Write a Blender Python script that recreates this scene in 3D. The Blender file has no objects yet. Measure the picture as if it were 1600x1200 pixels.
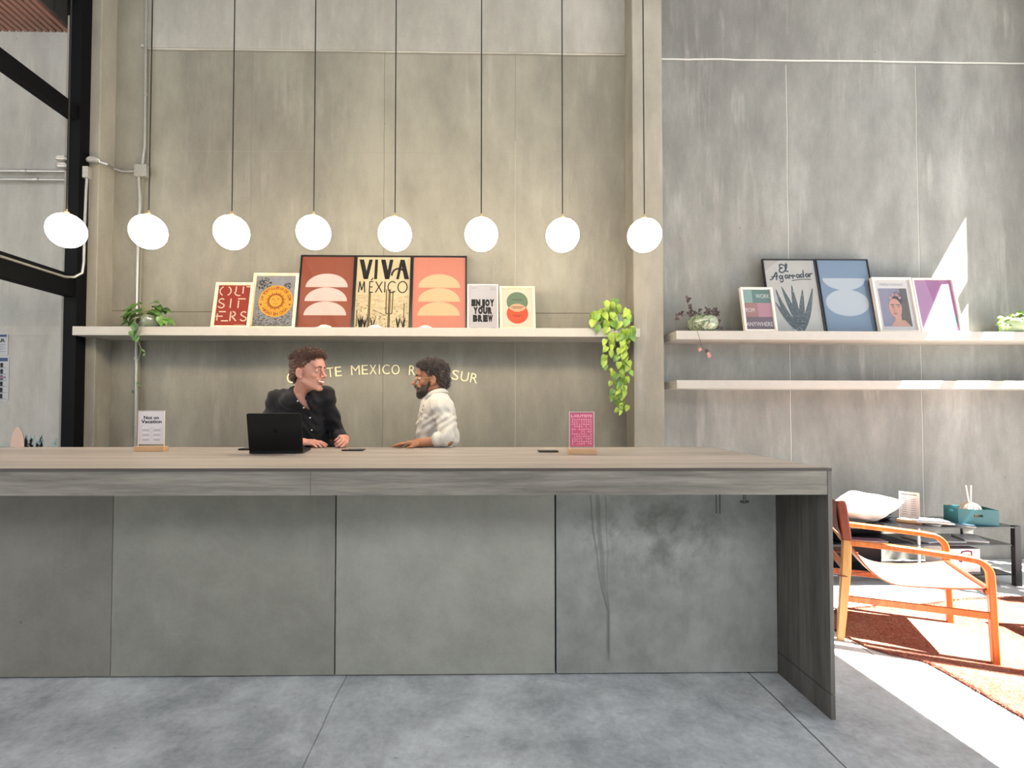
import bpy, bmesh, math, random
import numpy as np
from mathutils import Vector, Matrix, Euler

S = bpy.context.scene
C = S.collection

# ------------------------------------------------------------------ camera
F = 770.0                      # focal length in pixels of the 1600 px wide frame
PPX, PPY = 754.0, 618.0        # principal point
CAM = Vector((0, 0, 1.3))
PITCH, YAW, ROLL = 0.0238, -0.0156, 0.0013
cd = bpy.data.cameras.new('camera')
co = bpy.data.objects.new('camera', cd)
C.objects.link(co)
cd.sensor_width = 36.0
cd.lens = F / 1600 * 36.0
cd.shift_x = (800 - PPX) / 1600
cd.shift_y = (PPY - 600) / 1600
cd.clip_start = 0.05
RM = Matrix.Rotation(YAW, 3, 'Z') @ Matrix.Rotation(math.pi / 2 + PITCH, 3, 'X') @ Matrix.Rotation(ROLL, 3, 'Z')
co.matrix_world = Matrix.Translation(CAM) @ RM.to_4x4()
S.camera = co

def ray(px, py):
    return RM @ Vector(((px - PPX) / F, -(py - PPY) / F, -1.0))
def P(px, py, Y):
    d = ray(px, py)
    return CAM + d * (Y / d.y)
def PZ(px, py, Z):
    d = ray(px, py)
    return CAM + d * ((Z - CAM.z) / d.z)

# ------------------------------------------------------------------ view, sky, sun, daylight, added side fill
S.view_settings.view_transform = 'Standard'
S.view_settings.look = 'None'
S.view_settings.gamma = 1.0
S.view_settings.use_curve_mapping = False
S.view_settings.exposure = 0.0

W = bpy.data.worlds.new('world')
S.world = W
W.use_nodes = True
bg = W.node_tree.nodes['Background']
bg.inputs[0].default_value = (0.78, 0.88, 1.0, 1)
bg.inputs[1].default_value = 0.5

def light(name, kind, loc, energy, color=(1, 1, 1), size=1.0, size_y=None, aim=None):
    l = bpy.data.lights.new(name, kind)
    l.energy = energy
    l.color = color
    if kind == 'AREA':
        l.shape = 'RECTANGLE'
        l.size = size
        l.size_y = size_y or size
    o = bpy.data.objects.new(name, l)
    o.location = loc
    if aim is not None:
        o.rotation_euler = (Vector(aim) - Vector(loc)).to_track_quat('-Z', 'Y').to_euler()
    C.objects.link(o)
    return o
SUN_D = Vector((-1.0, 0.42, -1.7))
sun = light('sun', 'SUN', (12, -4, 14), 65.0, (1.0, 0.95, 0.86))
sun.data.angle = 0.006
sun.rotation_euler = SUN_D.to_track_quat('-Z', 'Y').to_euler()
day_front = light('daylight_front', 'AREA', (1.2, -3.3, 4.6), 190, (0.93, 0.95, 1.0), 6.0, 1.9, aim=(0.3, 3.0, 1.6))
day_right = light('daylight_right', 'AREA', (4.85, 1.4, 2.6), 85, (0.76, 0.87, 1.0), 3.0, 4.0, aim=(0.0, 2.8, 1.6))
fill_left = light('side_room_fill', 'AREA', (-6.2, 0.8, 3.0), 110, (0.95, 0.97, 1.0), 3.0, 3.0, aim=(-4.2, 4.0, 2.0))  # added fill lamp, lifts the ambient in the room behind the glass

# ------------------------------------------------------------------ colours and materials
def lin(c):
    if isinstance(c, str):
        c = [int(c[i:i + 2], 16) / 255 for i in (0, 2, 4)]
    return tuple((x / 12.92 if x <= 0.04045 else ((x + 0.055) / 1.055) ** 2.4) for x in c) + (1.0,)

_M = {}
def mat(name, col='808080', rough=0.5, metal=0.0, spec=0.5, emit=None, es=0.0, noise=0.0, nscale=20.0, bump=0.0, bscale=60.0,
        stretch=(1, 1, 1), trans=0.0, sss=0.0, coat=0.0, sheen=0.0):
    if name in _M:
        return _M[name]
    m = bpy.data.materials.new(name)
    m.use_nodes = True
    nt = m.node_tree
    b = nt.nodes['Principled BSDF']
    c = lin(col)
    b.inputs['Base Color'].default_value = c
    b.inputs['Roughness'].default_value = rough
    b.inputs['Metallic'].default_value = metal
    b.inputs['Specular IOR Level'].default_value = spec
    b.inputs['Transmission Weight'].default_value = trans
    b.inputs['Subsurface Weight'].default_value = sss
    if sss:
        b.inputs['Subsurface Radius'].default_value = (0.02, 0.008, 0.004)
        b.inputs['Subsurface Scale'].default_value = 0.5
    b.inputs['Coat Weight'].default_value = coat
    b.inputs['Sheen Weight'].default_value = sheen
    if emit:
        b.inputs['Emission Color'].default_value = lin(emit)
        b.inputs['Emission Strength'].default_value = es
    if noise or bump:
        tc = nt.nodes.new('ShaderNodeTexCoord')
        mp = nt.nodes.new('ShaderNodeMapping')
        mp.inputs['Scale'].default_value = stretch
        nt.links.new(tc.outputs['Object'], mp.inputs[0])
    if noise:
        n = nt.nodes.new('ShaderNodeTexNoise')
        n.inputs['Scale'].default_value = nscale
        n.inputs['Detail'].default_value = 5
        n.inputs['Roughness'].default_value = 0.8
        nt.links.new(mp.outputs[0], n.inputs['Vector'])
        r = nt.nodes.new('ShaderNodeValToRGB')
        r.color_ramp.elements[0].position = 0.3
        r.color_ramp.elements[1].position = 0.7
        r.color_ramp.elements[0].color = tuple(x * (1 - noise) for x in c[:3]) + (1,)
        r.color_ramp.elements[1].color = tuple(min(1, x * (1 + noise)) for x in c[:3]) + (1,)
        nt.links.new(n.outputs['Fac'], r.inputs[0])
        nt.links.new(r.outputs[0], b.inputs['Base Color'])
    if bump:
        n2 = nt.nodes.new('ShaderNodeTexNoise')
        n2.inputs['Scale'].default_value = bscale
        n2.inputs['Detail'].default_value = 4
        nt.links.new(mp.outputs[0], n2.inputs['Vector'])
        bp = nt.nodes.new('ShaderNodeBump')
        bp.inputs['Strength'].default_value = bump
        bp.inputs['Distance'].default_value = 0.01
        nt.links.new(n2.outputs['Fac'], bp.inputs['Height'])
        nt.links.new(bp.outputs[0], b.inputs['Normal'])
    _M[name] = m
    return m

def glass(name, tint=(1, 1, 1), gloss=0.08, rough=0.02):
    """thin pane: see-through with a Fresnel reflection"""
    if name in _M:
        return _M[name]
    m = bpy.data.materials.new(name)
    m.use_nodes = True
    nt = m.node_tree
    nt.nodes.clear()
    o = nt.nodes.new('ShaderNodeOutputMaterial')
    t = nt.nodes.new('ShaderNodeBsdfTransparent')
    t.inputs[0].default_value = tint + (1,)
    g = nt.nodes.new('ShaderNodeBsdfGlossy')
    g.inputs['Roughness'].default_value = rough
    ge = nt.nodes.new('ShaderNodeNewGeometry')
    vm = nt.nodes.new('ShaderNodeVectorMath')
    vm.operation = 'DOT_PRODUCT'
    nt.links.new(ge.outputs['Incoming'], vm.inputs[0])
    nt.links.new(ge.outputs['Normal'], vm.inputs[1])
    def mm(op, a, b=None):
        n = nt.nodes.new('ShaderNodeMath')
        n.operation = op
        for i, v in enumerate((a, b)):
            if v is None:
                continue
            if isinstance(v, (int, float)):
                n.inputs[i].default_value = v
            else:
                nt.links.new(v, n.inputs[i])
        return n.outputs[0]
    sch = mm('ADD', mm('MULTIPLY', mm('POWER', mm('SUBTRACT', 1.0, mm('ABSOLUTE', vm.outputs['Value'])), 5.0), 1 - gloss), gloss)
    mx = nt.nodes.new('ShaderNodeMixShader')
    nt.links.new(sch, mx.inputs[0])
    nt.links.new(t.outputs[0], mx.inputs[1])
    nt.links.new(g.outputs[0], mx.inputs[2])
    nt.links.new(mx.outputs[0], o.inputs[0])
    _M[name] = m
    return m

class NB:
    """little node-graph helper"""
    def __init__(s, name):
        s.m = bpy.data.materials.new(name)
        s.m.use_nodes = True
        s.nt = s.m.node_tree
        s.b = s.nt.nodes['Principled BSDF']
        tc = s.nt.nodes.new('ShaderNodeTexCoord')
        s.co = tc.outputs['Object']
        sp = s.nt.nodes.new('ShaderNodeSeparateXYZ')
        s.nt.links.new(s.co, sp.inputs[0])
        s.x, s.y, s.z = sp.outputs
    def m2(s, op, a, b=None, c=None):
        n = s.nt.nodes.new('ShaderNodeMath')
        n.operation = op
        for i, v in enumerate((a, b, c)):
            if v is None:
                continue
            if isinstance(v, (int, float)):
                n.inputs[i].default_value = v
            else:
                s.nt.links.new(v, n.inputs[i])
        return n.outputs[0]
    def noise(s, scale, detail=4, rough=0.55, stretch=(1, 1, 1), off=(0, 0, 0), dist=0.0):
        mp = s.nt.nodes.new('ShaderNodeMapping')
        mp.inputs['Scale'].default_value = stretch
        mp.inputs['Location'].default_value = off
        s.nt.links.new(s.co, mp.inputs[0])
        n = s.nt.nodes.new('ShaderNodeTexNoise')
        n.inputs['Scale'].default_value = scale
        n.inputs['Detail'].default_value = detail
        n.inputs['Roughness'].default_value = rough
        n.inputs['Distortion'].default_value = dist
        s.nt.links.new(mp.outputs[0], n.inputs['Vector'])
        return n.outputs['Fac']
    def ramp(s, fac, stops):
        r = s.nt.nodes.new('ShaderNodeValToRGB')
        e = r.color_ramp.elements
        e[0].position, e[0].color = stops[0][0], stops[0][1]
        e[1].position, e[1].color = stops[-1][0], stops[-1][1]
        for p, c in stops[1:-1]:
            k = e.new(p)
            k.color = c
        s.nt.links.new(fac, r.inputs[0])
        return r.outputs[0]
    def mix(s, fac, a, b, mode='MIX'):
        n = s.nt.nodes.new('ShaderNodeMix')
        n.data_type = 'RGBA'
        n.blend_type = mode
        if isinstance(fac, (int, float)):
            n.inputs[0].default_value = fac
        else:
            s.nt.links.new(fac, n.inputs[0])
        for i, v in ((6, a), (7, b)):
            if isinstance(v, tuple):
                n.inputs[i].default_value = v
            else:
                s.nt.links.new(v, n.inputs[i])
        return n.outputs[2]
    def map(s, v, a, b, c=0.0, d=1.0):
        n = s.nt.nodes.new('ShaderNodeMapRange')
        n.inputs[1].default_value, n.inputs[2].default_value = a, b
        n.inputs[3].default_value, n.inputs[4].default_value = c, d
        s.nt.links.new(v, n.inputs[0])
        return n.outputs[0]
    def line(s, axis, pos, w, other=None, rng=None, wob=None):
        """1 on a thin straight seam, 0 elsewhere"""
        a = {'x': s.x, 'y': s.y, 'z': s.z}[axis]
        if wob is not None:
            a = s.m2('ADD', a, s.m2('MULTIPLY', s.m2('SUBTRACT', wob, 0.5), 0.02))
        d = s.m2('ABSOLUTE', s.m2('SUBTRACT', a, pos))
        v = s.map(d, w, w * 0.4)
        if rng:
            o = {'x': s.x, 'y': s.y, 'z': s.z}[other]
            v = s.m2('MULTIPLY', v, s.m2('GREATER_THAN', o, rng[0]))
            v = s.m2('MULTIPLY', v, s.m2('LESS_THAN', o, rng[1]))
        return v
    def out(s, col, rough=0.8, bump=None, strength=0.3, dist=0.01, spec=0.4):
        s.nt.links.new(col, s.b.inputs['Base Color'])
        if isinstance(rough, (int, float)):
            s.b.inputs['Roughness'].default_value = rough
        else:
            s.nt.links.new(rough, s.b.inputs['Roughness'])
        s.b.inputs['Specular IOR Level'].default_value = spec
        if bump is not None:
            n = s.nt.nodes.new('ShaderNodeBump')
            n.inputs['Strength'].default_value = strength
            n.inputs['Distance'].default_value = dist
            s.nt.links.new(bump, n.inputs['Height'])
            s.nt.links.new(n.outputs[0], s.b.inputs['Normal'])
        return s.m

def concrete(name, dark, mid, light_, lines=(), rough=0.8, vertical=0.35, seed=0.0, spec=0.35, streak=0.35, holes=True):
    g = NB(name)
    o = (seed, seed * 0.7, seed * 1.3)
    a = g.noise(0.9, 6, 0.62, (1, 1, vertical), o, 0.4)
    b = g.noise(5.0, 7, 0.68, (1, 1, vertical * 1.3), o)
    c = g.noise(70.0, 3, 0.6, (1, 1, 1), o)
    f = g.m2('ADD', g.m2('MULTIPLY', a, 0.62), g.m2('ADD', g.m2('MULTIPLY', b, 0.30), g.m2('MULTIPLY', c, 0.08)))
    col = g.ramp(f, [(0.37, lin(dark)), (0.5, lin(mid)), (0.63, lin(light_))])
    # pale drips and scrapes
    st = g.noise(7.0, 5, 0.6, (1.6, 1.6, 0.16), (3 + seed, 1, 2))
    st2 = g.noise(1.3, 3, 0.5, (1, 1, 1), (7 + seed, 2, 4))
    m = g.m2('MULTIPLY', g.map(st, 0.52, 0.70), g.map(st2, 0.48, 0.62))
    col = g.mix(g.m2('MULTIPLY', m, streak), col, lin('c9c6bd'))
    if holes:
        vz = g.nt.nodes.new('ShaderNodeTexVoronoi')
        vz.inputs['Scale'].default_value = 3.1
        g.nt.links.new(g.co, vz.inputs['Vector'])
        h = g.map(g.m2('ADD', vz.outputs['Distance'], g.m2('MULTIPLY', b, 0.02)), 0.035, 0.022)
        col = g.mix(g.m2('MULTIPLY', h, 0.6), col, lin('4a4741'))
    w = g.noise(2.5, 3, 0.5, (1, 1, 1), (5, 5, 5))
    for (axis, pos, wd, other, rng, c2, amt) in lines:
        l = g.line(axis, pos, wd, other, rng, w)
        col = g.mix(g.m2('MULTIPLY', l, amt), col, lin(c2))
    bh = g.m2('ADD', g.m2('MULTIPLY', b, 0.6), g.m2('MULTIPLY', c, 0.25))
    return g.out(col, rough, bh, 0.25, 0.02, spec)

def woodmat(name, dark, mid, light_, scale=3.0, axis='x', rough=0.5, spec=0.4, contrast=0.115):
    g = NB(name)
    st = {'x': (0.10, 1.6, 1.6), 'y': (1.6, 0.10, 1.6), 'z': (1.6, 1.6, 0.10)}[axis]
    a = g.noise(scale * 2.2, 6, 0.65, st, (0, 0, 0), 1.2)
    b = g.noise(scale * 14, 4, 0.6, st, (2, 1, 0), 0.3)
    k = g.noise(scale * 0.6, 3, 0.5, tuple(x * 1.4 for x in st), (4, 1, 0), 0.0)
    f = g.m2('ADD', g.m2('MULTIPLY', a, 0.5), g.m2('ADD', g.m2('MULTIPLY', b, 0.3), g.m2('MULTIPLY', k, 0.2)))
    col = g.ramp(f, [(0.5 - contrast, lin(dark)), (0.5, lin(mid)), (0.5 + contrast, lin(light_))])
    return g.out(col, rough, b, 0.12, 0.004, spec)

# ------------------------------------------------------------------ mesh helpers
class MB:
    def __init__(s):
        s.v, s.f, s.m = [], [], []
        s.cur = 0
    def add(s, verts, faces, mi=None):
        o = len(s.v)
        s.v += [tuple(v) for v in verts]
        s.f += [tuple(i + o for i in f) for f in faces]
        s.m += [s.cur if mi is None else mi] * len(faces)
        return s
    def box(s, x0, x1, y0, y1, z0, z1, mi=None, M=None):
        vs = [Vector((x, y, z)) for x in (x0, x1) for y in (y0, y1) for z in (z0, z1)]
        if M is not None:
            vs = [M @ v for v in vs]
        return s.add(vs, [(0, 1, 3, 2), (4, 6, 7, 5), (0, 4, 5, 1), (2, 3, 7, 6), (0, 2, 6, 4), (1, 5, 7, 3)], mi)
    def bar(s, p0, p1, w, h, up=(0, 0, 1), mi=None):
        """rectangular bar from p0 to p1, w across, h along up"""
        p0, p1 = Vector(p0), Vector(p1)
        d = (p1 - p0).normalized()
        u = Vector(up)
        r = d.cross(u).normalized()
        u = r.cross(d).normalized()
        vs = [p + r * (a * w / 2) + u * (b * h / 2) for p in (p0, p1) for a, b in ((-1, -1), (1, -1), (1, 1), (-1, 1))]
        return s.add(vs, [(3, 2, 1, 0), (4, 5, 6, 7), (0, 1, 5, 4), (1, 2, 6, 5), (2, 3, 7, 6), (3, 0, 4, 7)], mi)
    def tube(s, pts, r, n=8, mi=None, cap=True, flat=None):
        """round tube along pts; r number or list; flat=(w,h,up) makes a rounded rectangle section"""
        pts = [Vector(p) for p in pts]
        k = len(pts)
        rs = r if isinstance(r, (list, tuple)) else [r] * k
        vs = []
        prev = None
        for i, p in enumerate(pts):
            d = (pts[min(i + 1, k - 1)] - pts[max(i - 1, 0)]).normalized()
            if flat:
                a = Vector(flat[2])
                a = (a - d * a.dot(d)).normalized()
            elif prev is None:
                a = d.orthogonal().normalized()
            else:
                a = (prev - d * prev.dot(d)).normalized()
            prev = a
            b = d.cross(a)
            if flat:
                w, h = flat[0] / 2, flat[1] / 2
                e = min(w, h) * 0.3
                for q, t in ((w, h - e), (w - e, h), (-w + e, h), (-w, h - e), (-w, -h + e), (-w + e, -h), (w - e, -h), (w, -h + e)):
                    vs.append(p + a * q * rs[i] + b * t * rs[i])
            else:
                for j in range(n):
                    t = 2 * math.pi * j / n
                    vs.append(p + (a * math.cos(t) + b * math.sin(t)) * rs[i])
        if flat:
            n = 8
        fs = []
        for i in range(k - 1):
            for j in range(n):
                fs.append((i * n + j, i * n + (j + 1) % n, (i + 1) * n + (j + 1) % n, (i + 1) * n + j))
        if cap:
            fs.append(tuple(range(n))[::-1])
            fs.append(tuple((k - 1) * n + j for j in range(n)))
        return s.add(vs, fs, mi)
    def lathe(s, prof, n=24, c=(0, 0, 0), mi=None):
        vs, fs = [], []
        for (r, z) in prof:
            for j in range(n):
                t = 2 * math.pi * j / n
                vs.append((c[0] + r * math.cos(t), c[1] + r * math.sin(t), c[2] + z))
        for i in range(len(prof) - 1):
            for j in range(n):
                fs.append((i * n + j, i * n + (j + 1) % n, (i + 1) * n + (j + 1) % n, (i + 1) * n + j))
        fs.append(tuple(range(n))[::-1])
        fs.append(tuple((len(prof) - 1) * n + j for j in range(n)))
        return s.add(vs, fs, mi)
    def ball(s, c, r, n=16, mi=None):
        rr = r if isinstance(r, (tuple, list)) else (r, r, r)
        vs, fs = [], []
        h = n // 2
        for i in range(h + 1):
            p = math.pi * i / h
            for j in range(n):
                t = 2 * math.pi * j / n
                vs.append((c[0] + rr[0] * math.sin(p) * math.cos(t), c[1] + rr[1] * math.sin(p) * math.sin(t), c[2] - rr[2] * math.cos(p)))
        for i in range(h):
            for j in range(n):
                fs.append((i * n + j, i * n + (j + 1) % n, (i + 1) * n + (j + 1) % n, (i + 1) * n + j))
        return s.add(vs, fs, mi)
    def prism(s, poly, z0, z1, mi=None):
        n = len(poly)
        vs = [(x, y, z0) for x, y in poly] + [(x, y, z1) for x, y in poly]
        fs = [tuple(range(n))[::-1], tuple(range(n, 2 * n))] + [(i, (i + 1) % n, n + (i + 1) % n, n + i) for i in range(n)]
        return s.add(vs, fs, mi)
    def grid(s, fn, nu, nv, mi=None, thick=0.0):
        vs = [Vector(fn(i / nu, j / nv)) for i in range(nu + 1) for j in range(nv + 1)]
        fs = [(i * (nv + 1) + j, i * (nv + 1) + j + 1, (i + 1) * (nv + 1) + j + 1, (i + 1) * (nv + 1) + j) for i in range(nu) for j in range(nv)]
        return s.add(vs, fs, mi)
    # flat artwork: shapes in the xz plane facing -y, stacked in thin layers
    def flat(s, poly, layer, mi):
        return s.add([(x, -0.0005 * layer, z) for x, z in poly], [tuple(range(len(poly)))], mi)
    def disc(s, x, z, r, layer, mi, a0=0, a1=360, n=40, rz=None):
        rz = rz or r
        k = max(6, int(n * (a1 - a0) / 360))
        pts = [(x + r * math.cos(math.radians(a0 + (a1 - a0) * i / k)), z + rz * math.sin(math.radians(a0 + (a1 - a0) * i / k))) for i in range(k + (0 if a1 - a0 == 360 else 1))]
        return s.flat(pts, layer, mi)
    def stroke(s, pts, w, layer, mi):
        for i in range(len(pts) - 1):
            (x0, z0), (x1, z1) = pts[i], pts[i + 1]
            L = math.hypot(x1 - x0, z1 - z0) or 1e-6
            nx, nz = -(z1 - z0) / L, (x1 - x0) / L
            w0 = (w[i] if isinstance(w, (list, tuple)) else w) / 2
            w1 = (w[i + 1] if isinstance(w, (list, tuple)) else w) / 2
            e = min(w0, w1) * 0.35
            ex, ez = (x1 - x0) / L * e, (z1 - z0) / L * e
            s.flat([(x0 - ex + nx * w0, z0 - ez + nz * w0), (x0 - ex - nx * w0, z0 - ez - nz * w0), (x1 + ex - nx * w1, z1 + ez - nz * w1), (x1 + ex + nx * w1, z1 + ez + nz * w1)], layer, mi)
        return s
    def text(s, txt, x, z, h, layer, mi, width=None, bold=0.0, shear=0.0, rot=0.0, align='CENTER', extrude=0.0):
        """flat lettering: cap height h, centred on x, baseline z, optionally squeezed to width"""
        vs, fs = glyphs(txt, bold, extrude)
        if not vs:
            return s
        xs = [v[0] for v in vs]
        w0 = max(xs) - min(xs)
        cx = (max(xs) + min(xs)) / 2 if align == 'CENTER' else min(xs)
        k = h / 0.7
        kx = (width / w0) if width else k
        cr, sr = math.cos(rot), math.sin(rot)
        out = []
        for (vx, vz, vd) in vs:
            a = (vx - cx) * kx + vz * k * shear
            b = vz * k
            out.append((x + a * cr - b * sr, -0.0005 * layer - (vd * k if extrude else 0), z + a * sr + b * cr))
        return s.add(out, fs, mi)
    def build(s, name, mats, parent=None, loc=None, rot=None, smooth=False, bevel=0.0, seg=2, angle=0.6):
        me = bpy.data.meshes.new(name)
        me.from_pydata(s.v, [], s.f)
        mats = mats if isinstance(mats, (list, tuple)) else [mats]
        for m in mats:
            me.materials.append(m)
        if len(mats) > 1:
            me.polygons.foreach_set('material_index', s.m)
        me.validate()
        bm = bmesh.new()
        bm.from_mesh(me)
        if not getattr(s, 'keep', False):
            bmesh.ops.recalc_face_normals(bm, faces=bm.faces)
        bm.to_mesh(me)
        bm.free()
        o = bpy.data.objects.new(name, me)
        C.objects.link(o)
        if loc is not None:
            o.location = loc
        if rot is not None:
            o.rotation_euler = rot
        if parent is not None:
            o.parent = parent
        if smooth:
            me.polygons.foreach_set('use_smooth', [True] * len(me.polygons))
            if angle < 3:
                me.set_sharp_from_angle(angle=angle)
        if bevel:
            b = o.modifiers.new('bevel', 'BEVEL')
            b.width = bevel
            b.segments = seg
            b.limit_method = 'ANGLE'
            b.angle_limit = 0.7
            b.harden_normals = False
        return o

_G = {}
def glyphs(txt, bold=0.0, extrude=0.0):
    key = (txt, bold, extrude)
    if key not in _G:
        cu = bpy.data.curves.new('text', 'FONT')
        cu.body = txt
        cu.offset = bold
        cu.extrude = extrude
        cu.resolution_u = 4
        o = bpy.data.objects.new('text', cu)
        me = bpy.data.meshes.new_from_object(o)
        _G[key] = ([(v.co.x, v.co.y, v.co.z) for v in me.vertices], [tuple(p.vertices) for p in me.polygons])
        bpy.data.objects.remove(o)
        bpy.data.meshes.remove(me)
        bpy.data.curves.remove(cu)
    return _G[key]

def thing(name, label, cat, loc=(0, 0, 0), rot=(0, 0, 0), group=None):
    o = bpy.data.objects.new(name, None)
    o.empty_display_size = 0.1
    C.objects.link(o)
    o.location = loc
    o.rotation_euler = rot
    return tag(o, label, cat, group)
def tag(o, label, cat, group=None):
    o['label'] = label
    o['category'] = cat
    if group:
        o['group'] = group
    return o
def struct(o):
    o['kind'] = 'structure'
    return o
def dup(root, label=None, loc=None, rot=None):
    r = root.copy()
    C.objects.link(r)
    if loc is not None:
        r.location = loc
    if rot is not None:
        r.rotation_euler = rot
    if label:
        r['label'] = label
    for ch in list(root.children):
        c = ch.copy()
        C.objects.link(c)
        c.parent = r
        for g in list(ch.children):
            d = g.copy()
            C.objects.link(d)
            d.parent = c
    return r
# ------------------------------------------------------------------ the room shell
YW = 4.20                      # back wall
XG = -3.19                     # glass partition on the left
XR = 5.0                       # glazed right wall
TOP = 5.75
def wx(px, py=300, Y=YW): return P(px, py, Y).x
def wz(py, px=760, Y=YW): return P(px, py, Y).z
DK, LT = '5b574e', 'dcd8cc'
zj = wz(82)
m_wall = concrete('wall_concrete', '726e64', '858175', '979385', [
    ('x', wx(392), 0.004, 'z', (2.4, zj), '736d61', 0.7),
    ('x', wx(600), 0.005, 'z', (0, zj), '6b675c', 0.7),
    ('x', wx(805), 0.005, 'z', (0, zj), '7b7568', 0.7),
    ('x', wx(805), 0.003, 'z', (0, 3.6), LT, 0.35),
    ('z', wz(489), 0.006, 'x', (-3.1, 1.3), '5e5749', 0.9),
    ('z', wz(240), 0.004, 'x', (-3.1, 1.3), '8a8578', 0.5),
    ('z', zj, 0.010, 'x', (-2.85, 1.3), LT, 0.6),
    ('z', zj - 0.02, 0.008, 'x', (-2.85, 1.3), '6f695d', 0.7),
], seed=1.0, streak=0.16)
m_wall_hi = concrete('upper_band_concrete', '8a877e', '9d9a91', 'b0ada4', [], seed=5.0)
m_wall_r = concrete('right_wall_concrete', '6f6e6a', '868580', 'a09f9a', [
    ('x', wx(1231), 0.004, 'z', (0, 4.3), 'cfccc2', 0.6), ('x', wx(1231) + 0.008, 0.004, 'z', (0, 4.3), '6b6960', 0.6),
    ('x', wx(1434), 0.004, 'z', (0, 4.3), 'cfccc2', 0.5), ('x', wx(1434) + 0.008, 0.004, 'z', (0, 4.3), '6b6960', 0.6),
    ('z', wz(94, 1200), 0.009, 'x', (1.5, 6), 'd9d6cd', 0.85), ('z', wz(94, 1200) - 0.017, 0.006, 'x', (1.5, 6), '77746b', 0.7),
], seed=9.0, vertical=0.30, streak=0.3)
m_pillar = concrete('pillar_concrete', '807b70', '918c80', 'a29d90', [('x', 99.0, 0.1, 'z', (0, 1), DK, 0.1)], seed=3.0, streak=0.22)
m_beyond = concrete('side_room_concrete', '8f8d86', 'a5a39b', 'b9b7af', [
    ('x', wx(-150), 0.006, 'z', (0, 6), '6b675c', 0.7)], seed=14.0, streak=0.7, vertical=0.3)

def slab(name, mt, x0, x1, y0, y1, z0, z1):
    return struct(MB().box(x0, x1, y0, y1, z0, z1).build(name, mt))
PXL0, PXL1 = -3.33, P(152, 400, 4.0).x          # left pillar
PXR0, PXR1 = P(990, 500, 4.0).x, P(1037.5, 500, 4.0).x
YP = 4.0
struct(MB().box(PXL1, PXR0, YW, YW + .2, 0, zj, 0).box(PXL1, PXR0, YW - 0.012, YW + .2, zj, TOP, 1).build('wall_back', [m_wall, m_wall_hi]))
slab('wall_back_right', m_wall_r, PXR1, XR, YW, YW + .2, 0, TOP)
slab('wall_back_left', m_beyond, -9.0, PXL0, YW, YW + .2, 0, TOP)
p = MB()
p.box(PXL0, PXL1, YP, YW + .2, 0, TOP)
struct(p.build('trim_pillar_left', m_pillar, bevel=0.006))
p = MB().box(PXR0, PXR1, YP, YW + .2, 0, TOP)
struct(p.build('trim_pillar_right', m_pillar, bevel=0.008))
# narrow raised casting strip beside the left pillar
x0, x1 = PXL1, wx(226)
struct(MB().box(x0, x1, YW - 0.03, YW - 0.0, 0, TOP).build('trim_casting_strip', m_wall, bevel=0.004))

# floor
g = NB('polished_concrete_floor')
a = g.noise(0.8, 7, 0.62, (1, 1, 1), (2, 3, 0), 0.6)
b = g.noise(5.0, 8, 0.70, (1, 1, 1), (0, 3, 1), 0.3)
c = g.noise(40.0, 4, 0.6)
f = g.m2('ADD', g.m2('MULTIPLY', a, 0.52), g.m2('ADD', g.m2('MULTIPLY', b, 0.36), g.m2('MULTIPLY', c, 0.12)))
col = g.ramp(f, [(0.40, lin('94979a')), (0.5, lin('babdbf')), (0.60, lin('d9dcdd'))])
sp = g.map(g.noise(26.0, 5, 0.7, (1, 1.7, 1), (1, 9, 0)), 0.64, 0.70)
col = g.mix(g.m2('MULTIPLY', sp, 0.55), col, lin('52504a'))
wob = g.noise(3.0, 3)
for axis, pos, wd, other, rng, cc, amt in [
    ('x', -0.62, 0.004, 'y', (-2, 4.2), '4a4945', 0.6), ('x', 1.345, 0.005, 'y', (-2, 4.2), '2f2e2b', 0.85),
    ('x', 2.10, 0.006, 'y', (-2, 4.2), '2b2622', 0.9), ('x', -2.6, 0.004, 'y', (-2, 4.2), '4a4945', 0.6),
    ('y', 1.93, 0.004, 'x', (-0.9, -0.60), 'b5b5b0', 0.5), ('y', 0.2, 0.004, 'x', (-9, 5), '4a4945', 0.6)]:
    col = g.mix(g.m2('MULTIPLY', g.line(axis, pos, wd, other, rng, wob), amt), col, lin(cc))
m_floor = g.out(col, g.map(b, 0.3, 0.7, 0.42, 0.62), b, 0.08, 0.01, 0.5)
slab('floor', m_floor, -9.0, 9.0, -4.5, YW + .2, -0.12, 0)
m_ceil = mat('ceiling_concrete', 'a9a69d', 0.9, noise=0.1, nscale=2)
slab('ceiling', m_ceil, XG, XR + .2, -4.5, YW + .2, TOP, TOP + .2)

# right glazed wall: solid parts shape the sunlight, mullions and transoms cast the bars
m_black = mat('black_steel', '0a0b0d', 0.75, 0.0, spec=0.12)
w = MB()
w.box(XR, XR + .2, 3.90, YW + .2, 0, TOP)                # jamb by the back wall
w.box(XR, XR + .2, 2.90, 3.90, 4.52, TOP)                # lower head over the last bay
w.box(XR, XR + .2, -4.5, 2.90, 5.58, TOP)                # head over the long bay
w.box(XR, XR + .2, -4.5, 0.1, 0, 5.58)
struct(w.build('wall_right', m_wall_r))
w = MB()
for y in (1.37, 2.90):
    w.box(XR + .06, XR + .14, y - .03, y + .03, 0, 5.58)
w.box(XR + .06, XR + .14, 2.93, 3.90, 3.66, 3.72)
w.box(XR + .06, XR + .14, 2.93, 3.90, 3.01, 3.05)
w.box(XR + .06, XR + .14, 3.30, 3.34, 0, 3.64)
w.box(XR + .04, XR + .16, 0.1, 3.90, 0, 0.05)
struct(w.build('window_1', m_black))

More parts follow.
